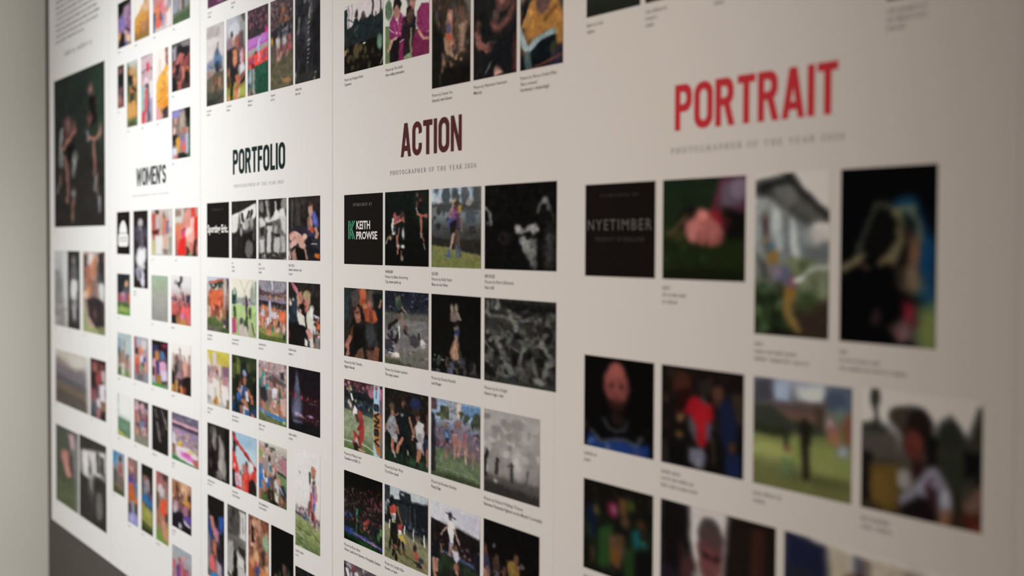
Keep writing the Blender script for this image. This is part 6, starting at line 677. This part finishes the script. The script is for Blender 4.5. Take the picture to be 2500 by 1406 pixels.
 'g c0a898 b09080 a08478 9a7a6c 8a7a60 a8a868; p 3a322c 3 4 4 18 2 20 30 8 34; p c89888 3 22 0 50 -2 56 20 40 36; e 40 10 10 10 dcd0cc; p c86a50 3 10 20 36 16 40 36 12 40; p e07a44 3 40 14 62 4 66 26 44 36; p d8683c 3 22 36 40 30 40 44 26 48; p 2b2a2a 3 70 2 100 0 100 44 90 36 76 20; e 94 8 4 6 8a4a4c; p 4a4a4c 4 66 14 76 16 96 40 70 44; p ea8434 3 12 44 34 40 32 54 16 56; e 22 50 9 6 f09040; e 12 54 10 5 e8b8a0; p a0705c 3 36 36 64 34 60 56 38 56; e 84 46 12 8 d8d8e0; p cac8cc 3 70 40 94 38 96 62 80 62; p 3a3032 3 20 60 50 54 70 56 98 62 98 92 62 94 30 80; e 54 76 8 6 7a4444; l c08a78 4 6 60 16 80 30 88; l c88c7c 5 26 84 44 92; p a0ac70 3 0 66 8 64 22 84 20 92 0 90; p a4ac60 3 0 90 40 90 60 96 100 94 100 104 0 104; p 8a8a50 3 60 92 100 90 100 100 70 100'),
('l5', 'L', -6.5875, 0.9890, 0.6399, 0.2480, 0.653, (45, 69), (216, 214, 211), 'wide photo of a misty field and trees in dull brown', ['~6'],
 'g c0b8a8 b8a898 8a7c7c 6c6468 6e5c4c 665648 685a4c; p 94807a 5 0 12 20 16 40 24 50 34 0 40; p c4bcac 5 40 8 80 4 90 18 60 26 50 24; p 7a6c74 5 0 26 40 30 60 34 80 26 86 40 100 30 100 58 0 54; p 5e5a60 5 0 44 60 50 100 56 100 62 0 56; p 7a6450 5 0 60 60 62 100 74 100 80 0 70; p c8c4c0 6 92 0 102 0 102 102 96 102; p 62544a 5 0 78 60 80 90 84 90 102 0 102'),
('l6', 'L', -6.1133, 0.9915, 0.2596, 0.2532, 0.265, (24, 78), (230, 230, 228), 'narrow photo of fans in red with white shirts, right of the misty field print', ['~6'],
 'g 5a3430 6a3a38 5c3434 8a5a5c 8a7070 4a3c38; e 30 14 16 9 b05848; p 3a2422 3 60 0 100 0 100 12 70 10; e 80 12 14 7 8a3c34; p 3a2a2c 3 4 24 36 22 36 50 10 54; e 56 28 14 8 d03c38; p c8a8a8 3 70 18 98 16 98 36 74 36; p c0403c 3 40 30 62 28 60 44 46 44; p d8d0dc 3 56 44 96 36 96 70 66 68; p c83050 3 4 52 20 50 22 68 6 70; p 4a5c6c 3 4 76 30 74 34 96 10 98; p d8ccd4 3 40 66 66 66 66 80 44 78; p a06a40 3 72 68 98 68 98 86 76 84; p c86a74 3 42 84 66 82 62 102 44 102; p 3a2c24 3 70 86 100 84 100 102 70 102'),
('l7', 'L', -6.6893, 0.5762, 0.4363, 0.3610, 0.296, (30, 101), (213, 211, 207), 'photo of a pink hand on grass, lowest at the left end', ['~5'],
 'g 4d5544 525a46 545c44 525a3e 55603f 5a6644; p c08c94 4 60 6 84 2 92 26 70 28; p 6a6668 4 70 24 100 20 100 60 76 56; e 46 40 22 12 b8645a; p d07866 4 26 40 50 28 66 38 68 58 44 60; e 54 56 12 6 d8806c; p 8a8880 5 88 10 102 0 102 102 90 102; p 5c6840 5 0 70 86 72 86 102 0 102; e 70 42 10 12 564644'),
('l8', 'L', -6.2163, 0.5787, 0.4656, 0.3660, 0.335, (36, 108), (227, 227, 224), 'black and white photo of raised hands, right of the pink hand print', ['~6'],
 'g 46423c 5a5650 8a8680 5a5650 45413c 45413d; p 403c34 3 0 0 100 0 100 10 60 14 0 16; p d0ccc8 4 4 18 60 12 100 8 100 30 90 36 60 44 20 50; e 24 30 10 12 e0dcd8; p 5a5650 3 34 20 46 32 44 46 36 42; l 4a4640 4 70 14 74 34; l 4a4640 4 86 16 88 34; e 60 32 8 8 c8c4c0; p 9a9690 3 38 42 50 44 52 62 42 60; p 3d3935 4 0 46 34 48 40 102 0 102; p 3a3632 4 56 40 100 44 100 102 50 102; e 74 74 14 16 6a6663; p 76726f 4 66 62 78 60 86 84 72 90'),
]
made = {}
for p in PHOTOS:
    made[p[0]] = photo(*p)

HEADINGS = [
('ACTION', 'PHOTOGRAPHER OF THE YEAR 2026', M_MAROON, 'maroon heading above the row that starts with the green emblem tile', (-3.1622, -2.8457, 1.8305, 1.9124), (-3.2223, -2.7788, 1.7885, 1.7999)),
('PORTRAIT', 'PHOTOGRAPHER OF THE YEAR 2026', M_RED, 'large red heading at the right with a faint grey line below it', (-2.0462, -1.6324, 1.8210, 1.9022), (-2.0561, -1.6179, 1.7803, 1.7919)),
('PORTFOLIO', 'PHOTOGRAPHER OF THE YEAR 2026', M_TEAL, 'dark teal heading with a faint grey line below it', (-4.3931, -3.9362, 1.8365, 1.9154), (-4.3825, -3.9498, 1.7936, 1.8045)),
("WOMEN'S", 'PHOTOGRAPHER OF THE YEAR 2026', M_SLATE, 'small slate heading in the brightest part of the wall', (-5.5109, -5.1192, 1.8352, 1.9048), (-5.5676, -5.0891, 1.7957, 1.8023)),
]
INTRO = (-6.8584, -6.0638, 2.5434, -6.6934, -6.1949, 2.4682)

# ------------------------------------------------------------------ what the sponsor tiles carry
def on_tile(o, name, part, m): return link(name, part, m, o, (0, -TH - 0.0002, 0))
def dims(o):
    xs = [v.co.x for v in o.data.vertices]; zs = [v.co.z for v in o.data.vertices]
    return max(xs) * 2, max(zs) * 2
def at_pct(w, h, x0, y0, x1, y1): return (-w / 2 + w * x0 / 100, -w / 2 + w * x1 / 100, h / 2 - h * y1 / 100, h / 2 - h * y0 / 100)

t = made['a11']; w, h = dims(t)
x0, x1, z0, z1 = at_pct(w, h, 23.5, 12.5, 74, 17)
on_tile(t, 'small_lettering', joined('small_lettering', [fit_width(serif_line('SPONSORED BY', .22), x0, x1, z0, z1)]), M_FAINT)
x0, x1, z0, z1 = at_pct(w, h, 33, 38, 69, 50)
a = fit_width(text_mesh('t', 'KEITH', 1, 1, .03), x0, x1, z0, z1)
x0, x1, z0, z1 = at_pct(w, h, 33, 53, 87, 64.5)
b = fit_width(text_mesh('t', 'PROWSE', 1, 1, .03), x0, x1, z0, z1)
on_tile(t, 'name_lettering', joined('name_lettering', [a, b]), M_WHITE)
x0, x1, z0, z1 = at_pct(w, h, 11.5, 37.5, 30, 64)
K = [poly((0, 0), (.12, 0), (.12, 1), (0, 1)), poly((.22, 0), (.32, 0), (.32, 1), (.22, 1)),
     poly((.38, .40), (.38, .54), (.84, 1), (1, 1)), poly((.38, .64), (.38, .76), (.60, 1), (.72, 1)),
     poly((.48, .44), (.58, .56), (1, 0), (.86, 0)), poly((.38, .36), (.43, .40), (.72, 0), (.60, 0), (.38, .28))]
on_tile(t, 'emblem', joined('emblem', [moved(p, x0, z0, x1 - x0, z1 - z0) for p in K]), M_GREEN)['label'] = 'green double-line letter emblem'

t = made['q11']; w, h = dims(t)
x0, x1, z0, z1 = at_pct(w, h, 22, 11, 78, 14.5)
on_tile(t, 'small_lettering', joined('small_lettering', [fit_width(serif_line('SPONSORED BY', .22), x0, x1, z0, z1)]), M_DIM)
x0, x1, z0, z1 = at_pct(w, h, 4, 38.5, 96, 50)
on_tile(t, 'name_lettering', joined('name_lettering', [fit_width(text_mesh('t', 'NYETIMBER', 1, 1, .004, 1.25), x0, x1, z0, z1)]), M_LOGO)
x0, x1, z0, z1 = at_pct(w, h, 16, 57.5, 86, 62)
on_tile(t, 'strapline_lettering', joined('strapline_lettering', [fit_width(text_mesh('t', 'PRODUCT OF ENGLAND', 1, 1, 0, 1.2), x0, x1, z0, z1)]), M_DIM)

t = made['p11']; w, h = dims(t)
x0, x1, z0, z1 = at_pct(w, h, 22, 10, 78, 15)
on_tile(t, 'small_lettering', joined('small_lettering', [fit_width(serif_line('SPONSORED BY', .22), x0, x1, z0, z1)]), M_DIM)
x0, x1, z0, z1 = at_pct(w, h, 3, 40, 97, 59)
on_tile(t, 'name_lettering', joined('name_lettering', [fit_width(text_mesh('t', 'Sporting Eric.', 1, 1, .03), x0, x1, z0, z1)]), M_WHITE)

t = made['w21']; w, h = dims(t)
x0, x1, z0, z1 = at_pct(w, h, 26, 9, 76, 13)
on_tile(t, 'small_lettering', joined('small_lettering', [fit_width(serif_line('SPONSORED BY', .22), x0, x1, z0, z1)]), M_DIM)
x0, x1, z0, z1 = at_pct(w, h, 10, 20, 90, 82)
E1 = poly(*[(.12, .52), (.12, .66), (.22, .84), (.38, .96), (.55, 1), (.62, .97), (.78, .82), (.86, .66), (.88, .52)])
E2 = poly(*rrect(.0, .0, 1.0, .50, .16, .14))
E3 = [rib([(.12, .33), (.88, .33)], .03), rib([(.12, .22), (.88, .22)], .03)]
on_tile(t, 'emblem', joined('emblem', [moved(p, x0, z0, x1 - x0, z1 - z0) for p in (E1, E2)]), M_WHITE)['label'] = 'white domed emblem on a rounded base'
link('emblem_lines', joined('emblem_lines', [moved(p, x0, z0, x1 - x0, z1 - z0) for p in E3]), M_FAINT, t, (0, -TH - 0.0004, 0))

# ------------------------------------------------------------------ section headings
for word, sub, m, label, (x0, x1, z0, z1), (s0, s1, sz0, sz1) in HEADINGS:
    e = bpy.data.objects.new('section_heading', None); COL.objects.link(e)
    e.empty_display_size = 0.05
    e.location = ((x0 + x1) / 2, FACE, sz0)
    tag(e, label, 'heading', 'section headings')
    V, F = fit_width(headline(word), x0 - e.location.x, x1 - e.location.x, z0 - sz0, z1 - sz0)
    link('title_lettering', mesh('title_lettering', V, F), m, e, (0, -0.0004, 0))
    V, F = fit_width(serif_line(sub), s0 - e.location.x, s1 - e.location.x, 0, sz1 - sz0)
    link('subtitle_lettering', mesh('subtitle_lettering', V, F), M_GREY if word == 'ACTION' else (M_PALE if word != 'PORTRAIT' else M_NOTE), e, (0, -0.0004, 0))

# ------------------------------------------------------------------ introduction text at the top of the left panel
ix0, ix1, iz, sx0, sx1, sz = INTRO
e = bpy.data.objects.new('introduction_text', None); COL.objects.link(e)
e.location = (ix0, FACE, iz); e.empty_display_size = 0.05
tag(e, 'grey block of small introduction text above the large night print', 'wall text')
rng = random.Random(5); parts = []
for i in range(14):
    n = 62 if i else 41
    parts.append(fit_width(word_marks(n, .015, rng), 0, (ix1 - ix0) * (rng.uniform(.93, 1.0) if i else .66), i * .0262, i * .0262 + .015))
link('paragraph', joined('paragraph', parts), M_NOTE, e, (0, -0.0004, 0))
link('sign_off_line', joined('sign_off_line', [fit_width(word_marks(16, .024, rng), sx0 - ix0, sx1 - ix0, sz - iz, sz - iz + .026)]), M_PALE, e, (0, -0.0004, 0))
